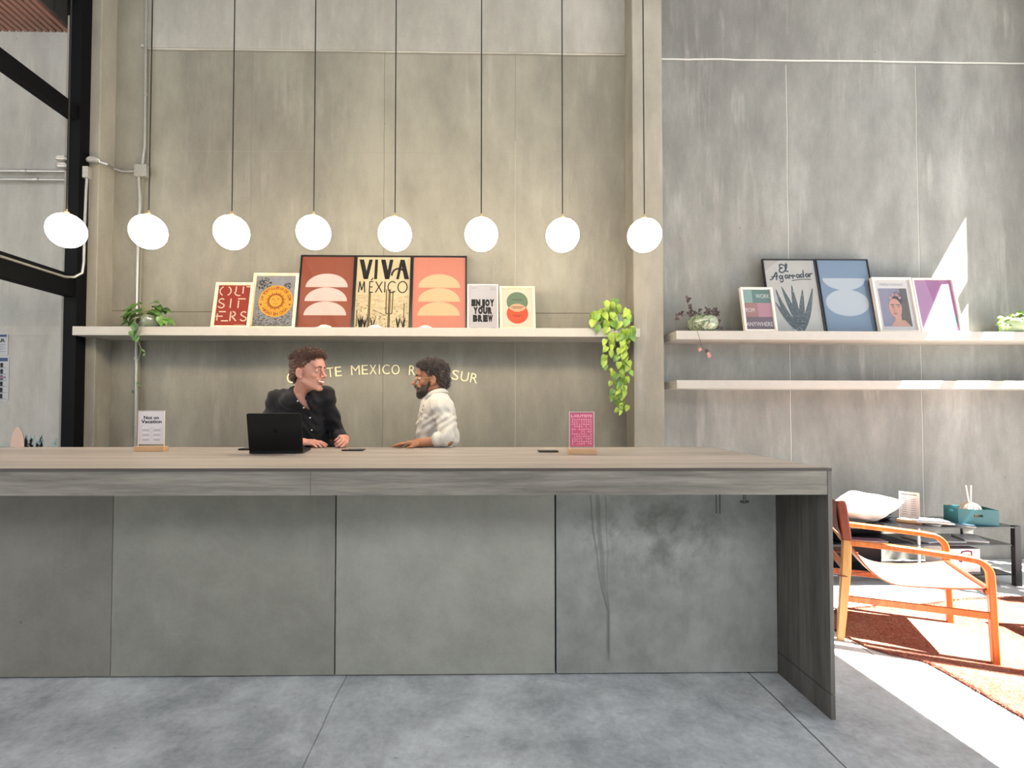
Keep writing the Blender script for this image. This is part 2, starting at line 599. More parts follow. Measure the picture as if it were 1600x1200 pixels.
# left glass partition: black steel mullion against the pillar, two beams and clear panes
fr = MB()
xm0, xm1 = XG - .035, XG + .035
zb = lambda py, px: P(px, py, 3.93).z
fr.box(xm0 - 0.005, P(126, 400, 3.93).x, 3.90, YP - 0.001, 0, TOP)
zl0, zl1 = zb(465, 113), zb(431, 112)
zu0, zu1 = zb(191, 118), zb(168, 112)
fr.box(xm0, xm1, -3.5, 3.90, zl0, zl1)
fr.box(xm0, xm1, -3.5, 3.90, zu0, zu1)
fr.box(xm0, xm1, -3.5, 3.90, 0, 0.08)
fr.box(xm0, xm1, -3.5, 3.90, TOP - .2, TOP)
for y in (2.2, 0.5, -1.5, -3.5):
    fr.box(xm0, xm1, y - .04, y + .04, 0, TOP)
win = struct(fr.build('window_2', m_black, bevel=0.003))
pg = MB()
for z0, z1 in ((0.08, zl0), (zl1, zu0), (zu1, TOP - .2)):
    pg.add([(XG, -3.5, z0), (XG, 3.90, z0), (XG, 3.90, z1), (XG, -3.5, z1)], [(0, 1, 2, 3)])
pg.build('glass_pane', glass('clear_glass'), win)
MB().box(xm0 - 0.028, xm0 - 0.006, 3.93, 3.97, 0, TOP).build('glazing_bead', mat('grey_bead', '8e8d8a', 0.5, 0.2), win)

# ribbed brown ceiling of the room behind the glass, with a dark beam beside the partition
zc = wz(50, 50)
cm = MB()
m_slat = mat('brown_slat', '8a5a48', 0.6, noise=0.15, nscale=8)
m_gap = mat('slat_gap', '2c201c', 0.9)
cm.box(-9.0, XG - .22, -2.0, YW, zc + 0.03, zc + 0.12, 1)
x = -8.9
while x < XG - .26:
    cm.box(x, x + .035, -2.0, YW, zc, zc + 0.035, 0)
    x += .058
struct(cm.build('ceiling_side_room', [m_slat, m_gap]))
struct(MB().box(XG - .22, XG - .04, -2.0, YW - .002, zc - 0.01, zc + .3).build('trim_beam', m_black))

# tree standing outside the right-hand glazing; its crown dapples the floor by the wall
tr = thing('street_tree', 'leafy tree standing outside the glazed wall beyond the right edge', 'tree', (7.3, 2.35, 0))
rt = random.Random(31)
MB().tube([(0, 0, 0), (.05, .03, 1.5), (-.05, 0, 3.2), (0, 0, 5.2)], [.10, .085, .06, .03], 12).build('trunk', mat('tree_bark', '6b5a48', .9, noise=.2, nscale=20), tr, smooth=True)
cm = MB()
cm.keep = True
for _ in range(1500):
    a, b, q = rt.uniform(0, 6.283), rt.uniform(-1, 1), rt.random() ** .4
    c = Vector((.75 * q * math.cos(a) * math.sqrt(1 - b * b), .62 * q * math.sin(a) * math.sqrt(1 - b * b), 5.35 + 1.15 * q * b))
    d = Vector((rt.uniform(-1, 1), rt.uniform(-1, 1), rt.uniform(-1, .4))).normalized()
    s_ = d.orthogonal().normalized()
    L_, w_ = rt.uniform(.09, .15), rt.uniform(.03, .05)
    cm.add([c, c + d * L_ * .5 + s_ * w_, c + d * L_, c + d * L_ * .5 - s_ * w_], [(0, 1, 2, 3)])
cm.build('foliage', mat('tree_leaf', '4f7a35', .6), tr)

# ------------------------------------------------------------------ reception counter
YF, YB, ZT = 2.06, 3.15, 1.046
XL, XE = -3.13, 1.505
ctr = thing('reception_counter', 'long grey oak reception counter on concrete panels with a waterfall end', 'counter', (0, YF, 0))
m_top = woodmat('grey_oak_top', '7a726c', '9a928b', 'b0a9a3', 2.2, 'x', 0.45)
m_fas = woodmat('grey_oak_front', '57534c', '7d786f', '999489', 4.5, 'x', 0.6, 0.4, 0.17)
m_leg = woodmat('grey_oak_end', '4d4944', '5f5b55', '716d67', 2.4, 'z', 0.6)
D = YB - YF
MB().box(XL, XE, 0.0025, D, ZT - .012, ZT).build('worktop', m_top, ctr)
MB().box(XL, XE, 0, 0.0024, ZT - .012, ZT).build('edge_band', mat('dark_edge_band', '4b4540', .6), ctr)
xs = P(485, 750, YF).x
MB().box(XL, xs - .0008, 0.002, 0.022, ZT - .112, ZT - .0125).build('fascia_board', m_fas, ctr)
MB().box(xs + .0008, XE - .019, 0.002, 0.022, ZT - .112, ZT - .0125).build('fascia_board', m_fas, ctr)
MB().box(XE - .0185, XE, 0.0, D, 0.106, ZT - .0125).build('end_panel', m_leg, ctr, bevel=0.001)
MB().box(XE - .0185, XE, 0.0, D, 0.0, 0.102).build('end_panel_foot', m_leg, ctr, bevel=0.001)
MB().box(XL, XE - .02, .022, D - .002, ZT - .03, ZT - .0125).build('underside_board', m_leg, ctr)
seams = [P(q, 900, 2.418).x for q in (175, 524, 868)]
m_bp = [concrete('base_concrete_' + t, *c, seed=s, rough=0.7, streak=0.15, vertical=0.8) for t, c, s in (
    ('a', ('77736a', '858178', '928e84'), 21.0), ('b', ('838178', '949288', 'a4a297'), 24.0), ('c', ('96958b', 'a7a69b', 'b6b5ab'), 27.0))]
# the fourth panel has dark water stains of its own
g = NB('base_concrete_stained')
a = g.noise(1.6, 6, 0.62, (1, 1, .8), (3, 3, 3), .4)
b = g.noise(8.0, 6, 0.65, (1, 1, .8), (1, 3, 3))
col = g.ramp(g.m2('ADD', g.m2('MULTIPLY', a, 0.6), g.m2('MULTIPLY', b, 0.4)), [(0.36, lin('8b8c86')), (0.5, lin('a0a19b')), (0.64, lin('b6b7b2'))])
stn = g.map(g.noise(5.0, 6, 0.7, (1, 1, .8), (8, 2, 5), 0.15), 0.44, 0.60)
dx = g.m2('MULTIPLY', g.m2('SUBTRACT', g.x, 0.90), 2.4)
dz = g.m2('MULTIPLY', g.m2('SUBTRACT', g.z, 0.66), 4.2)
rr = g.m2('SQRT', g.m2('ADD', g.m2('MULTIPLY', dx, dx), g.m2('MULTIPLY', dz, dz)))
stn = g.m2('MULTIPLY', stn, g.map(rr, 1.15, 0.5))
col = g.mix(g.m2('MULTIPLY', stn, 0.55), col, lin('5c5b53'))
tz = g.map(g.z, 0.93, 0.30)
tz = g.m2('MULTIPLY', tz, tz)
wv = g.noise(4.0, 2, 0.5, (0.01, 0.01, 1), (2, 0, 0))
xw = g.m2('ADD', g.x, g.m2('MULTIPLY', g.m2('SUBTRACT', wv, 0.5), 0.03))
for px_, ex_, w_, am in ((0.568, 0.652, 0.005, .5), (0.602, 0.652, 0.013, .4), (0.643, 0.655, 0.004, .35)):
    d_ = g.m2('ABSOLUTE', g.m2('SUBTRACT', g.m2('SUBTRACT', xw, g.m2('MULTIPLY', tz, ex_ - px_)), px_))
    d_ = g.m2('MULTIPLY', g.map(d_, w_, w_ * .6), g.map(g.z, 0.05, 0.12))
    col = g.mix(g.m2('MULTIPLY', d_, am), col, lin('65645c'))
m_bp.append(g.out(col, 0.65, b, 0.2, 0.01, 0.4))
xs_ = [XL] + seams + [XE - .0205]
gaps = [0.0012, 0.003, 0.004]
for i in range(4):
    l = xs_[i] + (gaps[i - 1] if i else 0)
    r_ = xs_[i + 1] - (gaps[i] if i < 3 else 0)
    o_ = MB().box(l, r_, 0.358, 0.418, 0.008, ZT - .031).build('base_panel', m_bp[i], ctr, bevel=0.002)
MB().box(XL, XE - .021, 0.40, 0.44, 0.0, ZT - .032).build('base_core', mat('dark_core', '15140f', 0.9), ctr)

# bag hooks under the overhang
m_hook = mat('hook_steel', '6b6a66', 0.4, 0.7)
def hook(px0, px1, py, lab, loop):
    y = 2.27
    a, b = P(px0, 760, y), P(px1, 760, y)
    z0 = P(px0, py, y).z
    t = thing('bag_hook', lab, 'hook', ((a.x + b.x) / 2, y, ZT - .034), group='hooks under the counter')
    hw = (b.x - a.x) / 2
    m = MB()
    d = z0 - (ZT - .034)
    if loop:
        m.tube([(-hw, 0, 0), (-hw, 0, d * .5), (-hw, 0, d), (hw, 0, d), (hw, 0, d * .5), (hw, 0, 0)], 1, flat=(.006, .006, (0, 1, 0)))
    else:
        m.tube([(0, 0, 0), (0, 0, d * .6), (0, 0, d)], .006)
        m.tube([(-hw, 0, d + .004), (0, 0, d), (hw, 0, d + .004)], .006)
    m.build('hook_loop', m_hook, t)
    MB().box(-hw - .008, hw + .008, -.012, .012, -.003, 0.001).build('mounting_plate', m_hook, t)
hook(1119, 1124.5, 802, 'long narrow metal loop hook hanging under the counter edge', True)
hook(1157, 1169, 785, 'short wide metal hook under the counter beside the end panel', False)

# ------------------------------------------------------------------ wall shelves
m_shelf = mat('pale_shelf_paint', 'a8a49c', 0.6, noise=0.05, nscale=12, bump=0.05)
def shelf_mesh(poly, z0, z1):
    return MB().prism(poly, z0, z1)
YS = 3.92
zt = P(557, 511.5, YS).z
zbm = zt - .070
xa, xb = P(113, 515, YS).x, P(1000, 520, YS).x
e = .0015
poly = [(xa, YS), (xb, YS), (xb, YP - e), (PXR0 - e, YP - e), (PXR0 - e, YW - .001), (x1 + e, YW - .001), (x1 + e, YW - .031), (PXL1 + e, YW - .031), (PXL1 + e, YP - e), (P(126, 400, 3.93).x + .002, YP - e), (P(126, 400, 3.93).x + .002, 3.948), (xa, 3.948)]
poly[-3] = (P(126, 400, 3.93).x + .002, YP - e)
poly[-2] = (P(126, 400, 3.93).x + .002, 3.898)
poly[-1] = (xa, 3.898)
YSF = 3.86
poly[0], poly[1] = (xa, YSF), (xb, YSF)
zt = P(557, 511.5, YSF).z
zbm = P(557, 525, YSF).z
xa, xb = P(113, 515, YSF).x, P(1000, 520, YSF).x
poly[0], poly[1], poly[2], poly[-1] = (xa, YSF), (xb, YSF), (xb, YP - e), (xa, 3.898)
tag(shelf_mesh(poly, zbm, zt).build('wall_shelf', m_shelf, bevel=0.002), 'long pale shelf behind the counter carrying seven framed prints', 'shelf', 'pale wall shelves')
ZSL = zt
YS2 = 3.90
xr0 = P(1057, 520, YS2).x
zt2, zb2 = P(1330, 517.5, YS2).z, P(1330, 531, YS2).z
tag(shelf_mesh([(xr0, YS2), (XR - .01, YS2), (XR - .01, YW - .001), (xr0, YW - .001)], zb2, zt2).build('wall_shelf', m_shelf, bevel=0.002), 'upper pale shelf on the right wall with five framed prints', 'shelf', 'pale wall shelves')
ZSR = zt2
zt3, zb3 = P(1330, 594.5, YS2).z, P(1330, 607.5, YS2).z
tag(shelf_mesh([(xr0, YS2), (XR - .01, YS2), (XR - .01, YW - .001), (xr0, YW - .001)], zb3, zt3).build('wall_shelf', m_shelf, bevel=0.002), 'lower empty pale shelf on the right wall', 'shelf', 'pale wall shelves')

# ------------------------------------------------------------------ pendant globes
m_globe = bpy.data.materials.new('opal_globe')
m_globe.use_nodes = True
bb = m_globe.node_tree.nodes['Principled BSDF']
bb.inputs['Base Color'].default_value = (0.9, 0.88, 0.82, 1)
bb.inputs['Emission Color'].default_value = (1.0, 0.82, 0.60, 1)
bb.inputs['Emission Strength'].default_value = 43.0
m_cord = mat('black_cord', '15130f', 0.6)
YL = 3.08
globes = [(104, 360.3), (232, 362.3), (362, 363.3), (490, 363.5), (617, 366), (752, 366.5), (879, 367.5), (1007, 367.8)]
pos_l = ['leftmost round white pendant lamp, in front of the black mullion', 'second round white pendant lamp from the left, before the conduit',
         'third round white pendant lamp from the left', 'fourth round white pendant lamp from the left', 'round white pendant lamp above the black framed lettering print',
         'sixth round white pendant lamp from the left', 'round white pendant lamp second from the right end', 'rightmost round white pendant lamp, in front of the pillar']
RG = 26.0 * YL / F
first = None
for (gx, gy), lab in zip(globes, pos_l):
    c = P(gx, gy, YL)
    if first is None:
        first = thing('pendant_lamp', lab, 'lamp', c, group='row of globe pendants over the counter')
        MB().ball((0, 0, 0), RG, 32).build('globe', m_globe, first, smooth=True)
        MB().lathe([(0.014, RG - .004), (0.014, RG + .012), (0.006, RG + .018), (.004, RG + .03)], 16).build('cap', mat('brass_cap', 'b9a27a', 0.35, 0.8), first, smooth=True)
        MB().tube([(0, 0, RG + .02), (0, 0, TOP - c.z - .02)], .0038, 8).build('cord', m_cord, first)
        MB().lathe([(0.05, TOP - c.z - .025), (0.05, TOP - c.z - .001)], 20).build('ceiling_cup', m_cord, first)
    else:
        o = dup(first, lab, c)
# ------------------------------------------------------------------ framed prints
m_fr_wood = woodmat('pale_frame_wood', 'cdb88f', 'dcc9a2', 'e8d9b8', 6, 'z', 0.5)
m_fr_black = mat('black_frame', '0d0c0d', 0.35)
m_fr_white = mat('whitewashed_frame', 'ded2c4', 0.5, noise=0.05, nscale=30)
m_backing = mat('frame_backing', '5f5244', 0.9)
g_print = glass('print_glass', gloss=0.045, rough=0.03)

def frame(label, bl, br, top, Y, lean, m_fr, fw, art, depth=0.02, shelf_z=None, yaw=0.0, tilt=0.0):
    """bl, br: pixel x of the bottom corners; top: pixel (x, y) of the top edge; Y: depth of the foot"""
    base_z = shelf_z
    z_px = base_z
    a, b = P(bl, 510, Y), P(br, 510, Y)
    w = b.x - a.x
    zt_ = P(top[0], top[1], Y + lean)
    h = math.hypot(zt_.z - base_z, lean)
    ang = math.atan2(lean, zt_.z - base_z)
    t = thing('framed_print', label, 'picture', ((a.x + b.x) / 2, Y, base_z + 0.001), (-ang, tilt, yaw))
    hw = w / 2
    f = MB()
    f.box(-hw, -hw + fw, -depth / 2, depth / 2, 0, h)
    f.box(hw - fw, hw, -depth / 2, depth / 2, 0, h)
    f.box(-hw + fw, hw - fw, -depth / 2, depth / 2, 0, fw)
    f.box(-hw + fw, hw - fw, -depth / 2, depth / 2, h - fw, h)
    f.build('frame', m_fr, t, bevel=0.0012)
    MB().box(-hw + fw * .5, hw - fw * .5, depth / 2 - .006, depth / 2 - .002, fw * .5, h - fw * .5).build('backing', m_backing, t)
    pm = MB()
    pm.keep = True
    iw, z0, z1 = hw - fw, fw, h - fw
    mats = art(pm, iw, z0, z1)
    yb = 0.001
    pm.v = [(x, y + yb, z) for x, y, z in pm.v]
    pm.build('print', mats, t)
    MB().add([(-iw, -depth / 2 + .003, z0), (iw, -depth / 2 + .003, z0), (iw, -depth / 2 + .003, z1), (-iw, -depth / 2 + .003, z1)], [(0, 1, 2, 3)]).build('glass', g_print, t)
    return t

def paper(pm, iw, z0, z1, mi=0, layer=0):
    pm.flat([(-iw, z0), (iw, z0), (iw, z1), (-iw, z1)], layer, mi)
def ink(n, c, **k):
    return mat('ink_' + n, tuple(int(c[i:i + 2], 16) / 255 * 0.76 for i in (0, 2, 4)), 0.7, spec=0.2, **k)

K_INK, K_RED, K_CREAM = ink('black', '15120f'), ink('brick_red', 'a23a2e'), ink('cream', 'f4dfc4')

def art_outsiters(pm, iw, z0, z1):
    paper(pm, iw, z0, z1)
    H = z1 - z0
    r = H * 0.112
    lw = H * 0.028
    def arc(cx, cz, a0, a1, rx, rz, n=10):
        pm.stroke([(cx + rx * math.cos(math.radians(a0 + (a1 - a0) * i / n)), cz + rz * math.sin(math.radians(a0 + (a1 - a0) * i / n))) for i in range(n + 1)], lw, 1, 1)
    rows = [z1 - H * .14, z0 + H * .555, z0 + H * .235]
    X = lambda f: -iw + 2 * iw * f
    # OU T(half)
    c = rows[0]
    arc(X(.20), c, 115, 245, r, r)
    arc(X(.24), c, -65, 65, r, r)
    pm.stroke([(X(.54), c + r), (X(.54), c - r * .2)], lw, 1, 1)
    arc(X(.64), c - r * .1, 190, 290, r * .9, r * .9)
    pm.stroke([(X(.76), c + r), (X(.76), c - r * .5)], lw, 1, 1)
    pm.stroke([(X(.86), c + r), (X(.99), c + r)], lw, 1, 1)
    # S I T
    c = rows[1]
    def letter_s(cx, c):
        arc(cx, c + r * .5, 40, 200, r * .55, r * .5)
        arc(cx, c - r * .5, -160, 20, r * .6, r * .5)
        pm.stroke([(cx - r * .5, c + r * .28), (cx + r * .5, c - r * .28)], lw, 1, 1)
    letter_s(X(.14), c)
    pm.stroke([(X(.42), c + r), (X(.42), c - r)], lw, 1, 1)
    pm.stroke([(X(.66), c + r * .6), (X(.66), c - r)], lw, 1, 1)
    pm.stroke([(X(.64), c + r), (X(.86), c + r)], lw, 1, 1)
    # E R S
    c = rows[2]
    pm.stroke([(X(.06), c + r * .55), (X(.06), c - r * .9)], lw, 1, 1)
    for zz, xa_ in ((1, .1), (0, .02), (-1, .2)):
        pm.stroke([(X(xa_), c + r * zz), (X(xa_ + .2), c + r * zz)], lw, 1, 1)
    pm.stroke([(X(.46), c + r), (X(.46), c - r)], lw, 1, 1)
    arc(X(.52), c + r * .5, -80, 90, r * .55, r * .5)
    pm.stroke([(X(.50), c), (X(.64), c - r)], lw, 1, 1)
    letter_s(X(.86), c)
    pm.stroke([(X(.6), z0 + H * .03), (X(.93), z0 + H * .03)], H * .006, 1, 1)
    return [K_RED, K_CREAM]

def art_tortilla(pm, iw, z0, z1):
    paper(pm, iw, z0, z1)
    H = z1 - z0
    rnd = random.Random(4)
    for _ in range(520):        # engraved foliage and rocks
        x = rnd.uniform(-iw, iw)
        z = z0 + H * (rnd.random() ** 2.2) * 0.62
        L = rnd.uniform(.008, .03)
        x1_, z1_ = max(-iw, min(iw, x + rnd.uniform(-L, L))), max(z0, z + rnd.uniform(-L, L) * .5)
        pm.stroke([(x, z), (x1_, z1_)], rnd.uniform(.0015, .005), 1, rnd.choice([1, 1, 2]))
    for bx, bz, n in ((-iw * .6, z1 - H * .16, 120), (iw * .62, z1 - H * .2, 40)):
        for _ in range(n):
            a = rnd.uniform(0, 6.28)
            q = rnd.random() ** .6 * (H * .13 if n > 50 else H * .06)
            x, z = bx + math.cos(a) * q * 1.1, bz + math.sin(a) * q
            if abs(x) < iw - .006 and z < z1 - .006:
                pm.disc(x, z, rnd.uniform(.003, .006), 1, rnd.choice([1, 1, 2]), n=7)
    cx, cz, R = iw * .07, z0 + H * .50, H * .315
    pm.disc(cx, cz, R, 2, 3)
    for i in range(2):
        r0 = (R * .70, R * .68)[i]
        pm.disc(cx, cz, r0, 3 + i, (5, 3)[i])
    for i in range(28):
        a = 2 * math.pi * i / 28
        r0, r1, w = R * .40, R * (.64 if i % 2 else .56), R * .05
        ca, sa = math.cos(a), math.sin(a)
        pm.flat([(cx + r0 * ca - w * sa, cz + r0 * sa + w * ca), (cx + r0 * ca + w * sa, cz + r0 * sa - w * ca), (cx + r1 * ca, cz + r1 * sa)], 5, 4)
    pm.disc(cx, cz, R * .40, 6, 4)
    pm.disc(cx, cz, R * .37, 7, 3)
    for sx in (-1, 1):
        pm.disc(cx + sx * R * .15, cz + R * .09, R * .05, 8, 4, rz=R * .022)
        pm.stroke([(cx + sx * R * .23, cz + R * .16), (cx + sx * R * .07, cz + R * .17)], R * .025, 8, 4)
    pm.stroke([(cx, cz + R * .1), (cx - R * .03, cz - R * .07), (cx + R * .04, cz - R * .07)], R * .02, 8, 4)
    pm.stroke([(cx - R * .12, cz - R * .17), (cx, cz - R * .20), (cx + R * .12, cz - R * .17)], R * .028, 8, 4)
    def ring(s_, a0, a1, rr, h, flip):
        n = len(s_)
        for i, ch in enumerate(s_):
            if ch == ' ':
                continue
            a = math.radians(a0 + (a1 - a0) * i / (n - 1))
            x, z = cx + rr * math.cos(a), cz + rr * math.sin(a)
            pm.text(ch, x, z, h, 8, 4, bold=.02, rot=a - math.pi / 2 if not flip else a + math.pi / 2)
    ring('LA TORTILLERIA DE CDM', 172, 8, R * .745, R * .17, False)
    ring('HECHO EN CASA', 218, 322, R * .90, R * .17, True)
    for sx in (-1, 1):
        x0_, z0_ = cx + sx * R * .84, cz - R * .22
        pts = []
        for k in range(10):
            q = R * (.09 if k % 2 == 0 else .04)
            a = math.pi / 2 + k * math.pi / 5
            pts.append((x0_ + q * math.cos(a), z0_ + q * math.sin(a)))
        pm.flat(pts, 8, 4)
    return [ink('grey_sky', '9c9da2', noise=.15, nscale=15), ink('engraving_dark', '33332f'), ink('engraving_mid', '77756e'),
            ink('tortilla_yellow', 'f2b440'), ink('tortilla_brown', 'a4562a'), ink('tortilla_line', 'd98c32')]

def moons(ground, moon):
    def art(pm, iw, z0, z1):
        paper(pm, iw, z0, z1)
        H = z1 - z0
        for i in range(3):
            zb_ = z0 + H * (.57 - .195 * i)
            pm.disc(0, zb_, iw * .80, 1, 1, 0, 180, rz=H * .19, n=64)
        return [ground, moon]
    return art
def art_viva(pm, iw, z0, z1):
    paper(pm, iw, z0, z1)
    H = z1 - z0
    X = lambda f: -iw + 2 * iw * f
    Z = lambda f: z1 - H * f
    rnd = random.Random(7)
    def T(pts, w, layer=3, mi=1): pm.stroke([(X(a), Z(b)) for a, b in pts], w, layer, mi)
    q = iw * 2
    # VIVA, hand-cut capitals with thick and thin legs
    t0, t1 = .035, .315
    W1, W2 = q * .085, q * .065
    def leg(x0_, x1_, w):
        pm.flat([(X(x0_) - w / 2, Z(t0)), (X(x0_) + w / 2, Z(t0)), (X(x1_) + w / 2, Z(t1)), (X(x1_) - w / 2, Z(t1))], 3, 1)
    leg(.08, .175, W1); leg(.255, .18, W2)
    leg(.36, .355, q * .055)
    leg(.485, .575, W1); leg(.645, .58, W2)
    leg(.845, .94, W1); leg(.835, .765, q * .05)
    T([(.655, .26), (.665, .22), (.70, .185), (.75, .165), (.81, .165), (.86, .185), (.90, .215)], q * .035)
    # MEXICO with its accent
    lw = q * .021
    zt_m, zb_m = .350, .50
    def LL(*pts_): T(pts_, lw)
    LL((.05, zb_m), (.065, zt_m), (.105, zb_m - .03), (.148, zt_m), (.165, zb_m))
    LL((.315, zt_m), (.25, zt_m), (.25, zb_m), (.315, zb_m)); LL((.25, .425), (.305, .425))
    LL((.275, .330), (.31, .300))
    LL((.365, zt_m), (.485, zb_m)); LL((.485, zt_m), (.365, zb_m))
    LL((.535, zt_m), (.535, zb_m))
    zc_m, rz_m = (zt_m + zb_m) / 2, (zb_m - zt_m) / 2 + .003
    LL(*[(.675 + .080 * math.cos(a), zc_m + rz_m * math.sin(a)) for a in [math.radians(-48 - 264 * i / 20) for i in range(21)]])
    LL(*[(.865 + .085 * math.cos(a), zc_m + rz_m * math.sin(a)) for a in [math.radians(360 * i / 28) for i in range(29)]])
    # engraved desert with tall cacti
    def cactus(x, za, zb_, w, arms=()):
        T([(x, za), (x, zb_)], q * w, 1, 2)
        for k in (-1, 0, 1):
            T([(x + k * w * .33, za + .01), (x + k * w * .33, zb_)], q * .004, 2, 1)
        for (sx, z_a, z_b) in arms:
            T([(x, z_b), (x + sx * .055, z_b - .01), (x + sx * .06, z_a)], q * w * .55, 1, 2)
            T([(x + sx * .006, z_b), (x + sx * .06, z_b - .01), (x + sx * .066, z_a)], q * .004, 2, 1)
    cactus(.26, .50, .99, .045)
    cactus(.63, .46, .98, .045, ((1, .48, .80), (-1, .46, .80)))
    cactus(.905, .65, .86, .014)
    cactus(.04, .74, .97, .014)
    for _ in range(620):
        x, z = rnd.random(), .60 + .39 * rnd.random() ** .6
        if rnd.random() < .3:
            x = rnd.random(); z = .53 + .2 * rnd.random()
            T([(max(0.01, x - .05), z), (min(.99, x + .03), z + rnd.uniform(-.004, .004))], q * .004, 1, 3)
        else:
            L = rnd.uniform(.01, .045)
            T([(min(.985, max(.015, x)), min(.985, z)), (min(.985, max(.015, x + rnd.uniform(-L, L))), min(.985, max(.55, z + rnd.uniform(-L, L) * .7)))], q * rnd.uniform(.004, .012), 1, rnd.choice([1, 2, 3, 3]))
    for cx_ in (.13, .19, .34, .10, .8, .9):
        for k in range(5):
            a = rnd.uniform(-.6, .6)
            T([(cx_, .99), (cx_ + a * .06, .90), (cx_ + a * .1, .82 + rnd.random() * .06)], [q * .02, q * .018, q * .004], 2, 1)
    T([(.33, .74), (.56, .82)], q * .008, 2, 1)
    T([(.33, .76), (.50, .84)], q * .008, 2, 3)
    return [ink('old_paper', 'e8d6ac', noise=.08, nscale=8), K_INK, ink('sepia', '8d7a55'), ink('sepia_pale', 'bda676')]

def art_brew(pm, iw, z0, z1):
    paper(pm, iw, z0, z1)
    H = z1 - z0
    for s_, f, w in (('ENJOY', .555, 1.62), ('YOUR', .375, 1.34), ('BREW', .195, 1.40)):
        n = len(s_)
        for i, ch in enumerate(s_):
            x = (i - (n - 1) / 2) * iw * w / n
            pm.text(ch, x, z0 + H * f - H * .015, H * .128, 2, 1, bold=.10, width=iw * w / n * .96)
    for x, z in ((-.6, .95), (.68, .95), (.7, .91), (-.6, .03), (.75, .03)):
        pm.stroke([(x * iw - iw * .2, z0 + H * z), (x * iw + iw * .18, z0 + H * z)], H * .008, 1, 2)
    return [ink('cool_white', 'cfcdd2'), K_INK, ink('faint_grey', '8a8a90')]

def art_venn(pm, iw, z0, z1):
    paper(pm, iw, z0, z1)
    H = z1 - z0
    R = iw * .70
    xg, zg, zr = 0, z0 + H * .66, z0 + H * .36
    pm.disc(xg, zg, R, 1, 1, n=64)
    pm.disc(xg, zr, R, 2, 2, n=64)
    d = (zg - zr) / 2
    a = math.acos(d / R)
    pts = [(xg + R * math.cos(math.pi / 2 - a + 2 * a * i / 16), zr + R * math.sin(math.pi / 2 - a + 2 * a * i / 16)) for i in range(17)]
    pts += [(xg + R * math.cos(-math.pi / 2 - a + 2 * a * i / 16), zg + R * math.sin(-math.pi / 2 - a + 2 * a * i / 16)) for i in range(1, 16)]
    pm.flat(pts, 3, 3)
    for z, w in ((zg + R * .2, .7), ((zg + zr) / 2 + R * .08, .8), ((zg + zr) / 2 - R * .06, .6), (zr - R * .15, .65), (zr - R * .3, .35)):
        pm.stroke([(-iw * w * .5, z), (iw * w * .5, z)], H * .014, 4, 4)
    return [ink('warm_white', 'f0e3cc'), ink('sage', '6f8a6d'), ink('vermilion', 'ee5a36'), ink('blush', 'eab895'), ink('small_print', '5d3d2c')]

ZS = ZSL
YFt = 3.985
frame('small cream-framed red print with cream stencil letters, leftmost on the shelf', 329, 390, (362, 442), YFt - .03, .082, m_fr_wood, .024, art_outsiters, shelf_z=ZS)
frame('cream-framed print with a yellow sun disc over a grey engraving', 388, 460.5, (428, 427.5), YFt, .098, m_fr_wood, .024, art_tortilla, shelf_z=ZS)
frame('black-framed print with three blush half-moons on rust brown', 461.5, 550, (510, 399.5), YFt + .012, .12, m_fr_black, .012, moons(ink('rust', '9f5640'), ink('blush_pale', 'f0d4cc')), shelf_z=ZS)
frame('black-framed cream print with large black capitals above engraved cacti', 550.4, 640.5, (596, 400), YFt + .012, .12, m_fr_black, .012, art_viva, shelf_z=ZS)
frame('black-framed print with three cream half-moons on salmon pink', 640.9, 729, (686, 400.5), YFt + .012, .12, m_fr_black, .012, moons(ink('salmon', 'de8d78'), ink('sand', 'e4c79c')), shelf_z=ZS)
frame('small white print with chunky black lettering in a thin pale frame', 730, 779, (754, 445), YFt, .082, m_fr_white, .010, art_brew, shelf_z=ZS)
frame('cream-framed print with overlapping green and orange circles', 781, 837, (809, 448), YFt - .01, .082, m_fr_wood, .020, art_venn, shelf_z=ZS)

def art_anywhere(pm, iw, z0, z1):
    H = z1 - z0
    def blk(x0_, x1_, f0, f1, mi):
        pm.flat([(-iw + 2 * iw * x0_, z0 + H * f0), (-iw + 2 * iw * x1_, z0 + H * f0), (-iw + 2 * iw * x1_, z0 + H * f1), (-iw + 2 * iw * x0_, z0 + H * f1)], 0, mi)
    blk(0, .35, .67, 1, 0); blk(.35, 1, .67, 1, 1)
    blk(0, .5, .32, .67, 2); blk(.5, 1, .32, .67, 3)
    blk(0, 1, 0, .32, 4)
    h = H * .105
    pm.text('WORK', iw * .45, z0 + H * .79, h, 1, 5, width=iw * .98)
    pm.text('FROM', -iw * .62, z0 + H * .44, h, 1, 5, width=iw * .76)
    pm.text('ANYWHERE', 0, z0 + H * .09, h, 1, 5, width=iw * 1.9)
    return [ink('mint', '8fb0a6'), ink('teal', '587f78'), ink('clay', 'a8746c'), ink('rose', 'bd8a93'), ink('plum', '6e5664'), ink('off_white', 'eee8e2')]

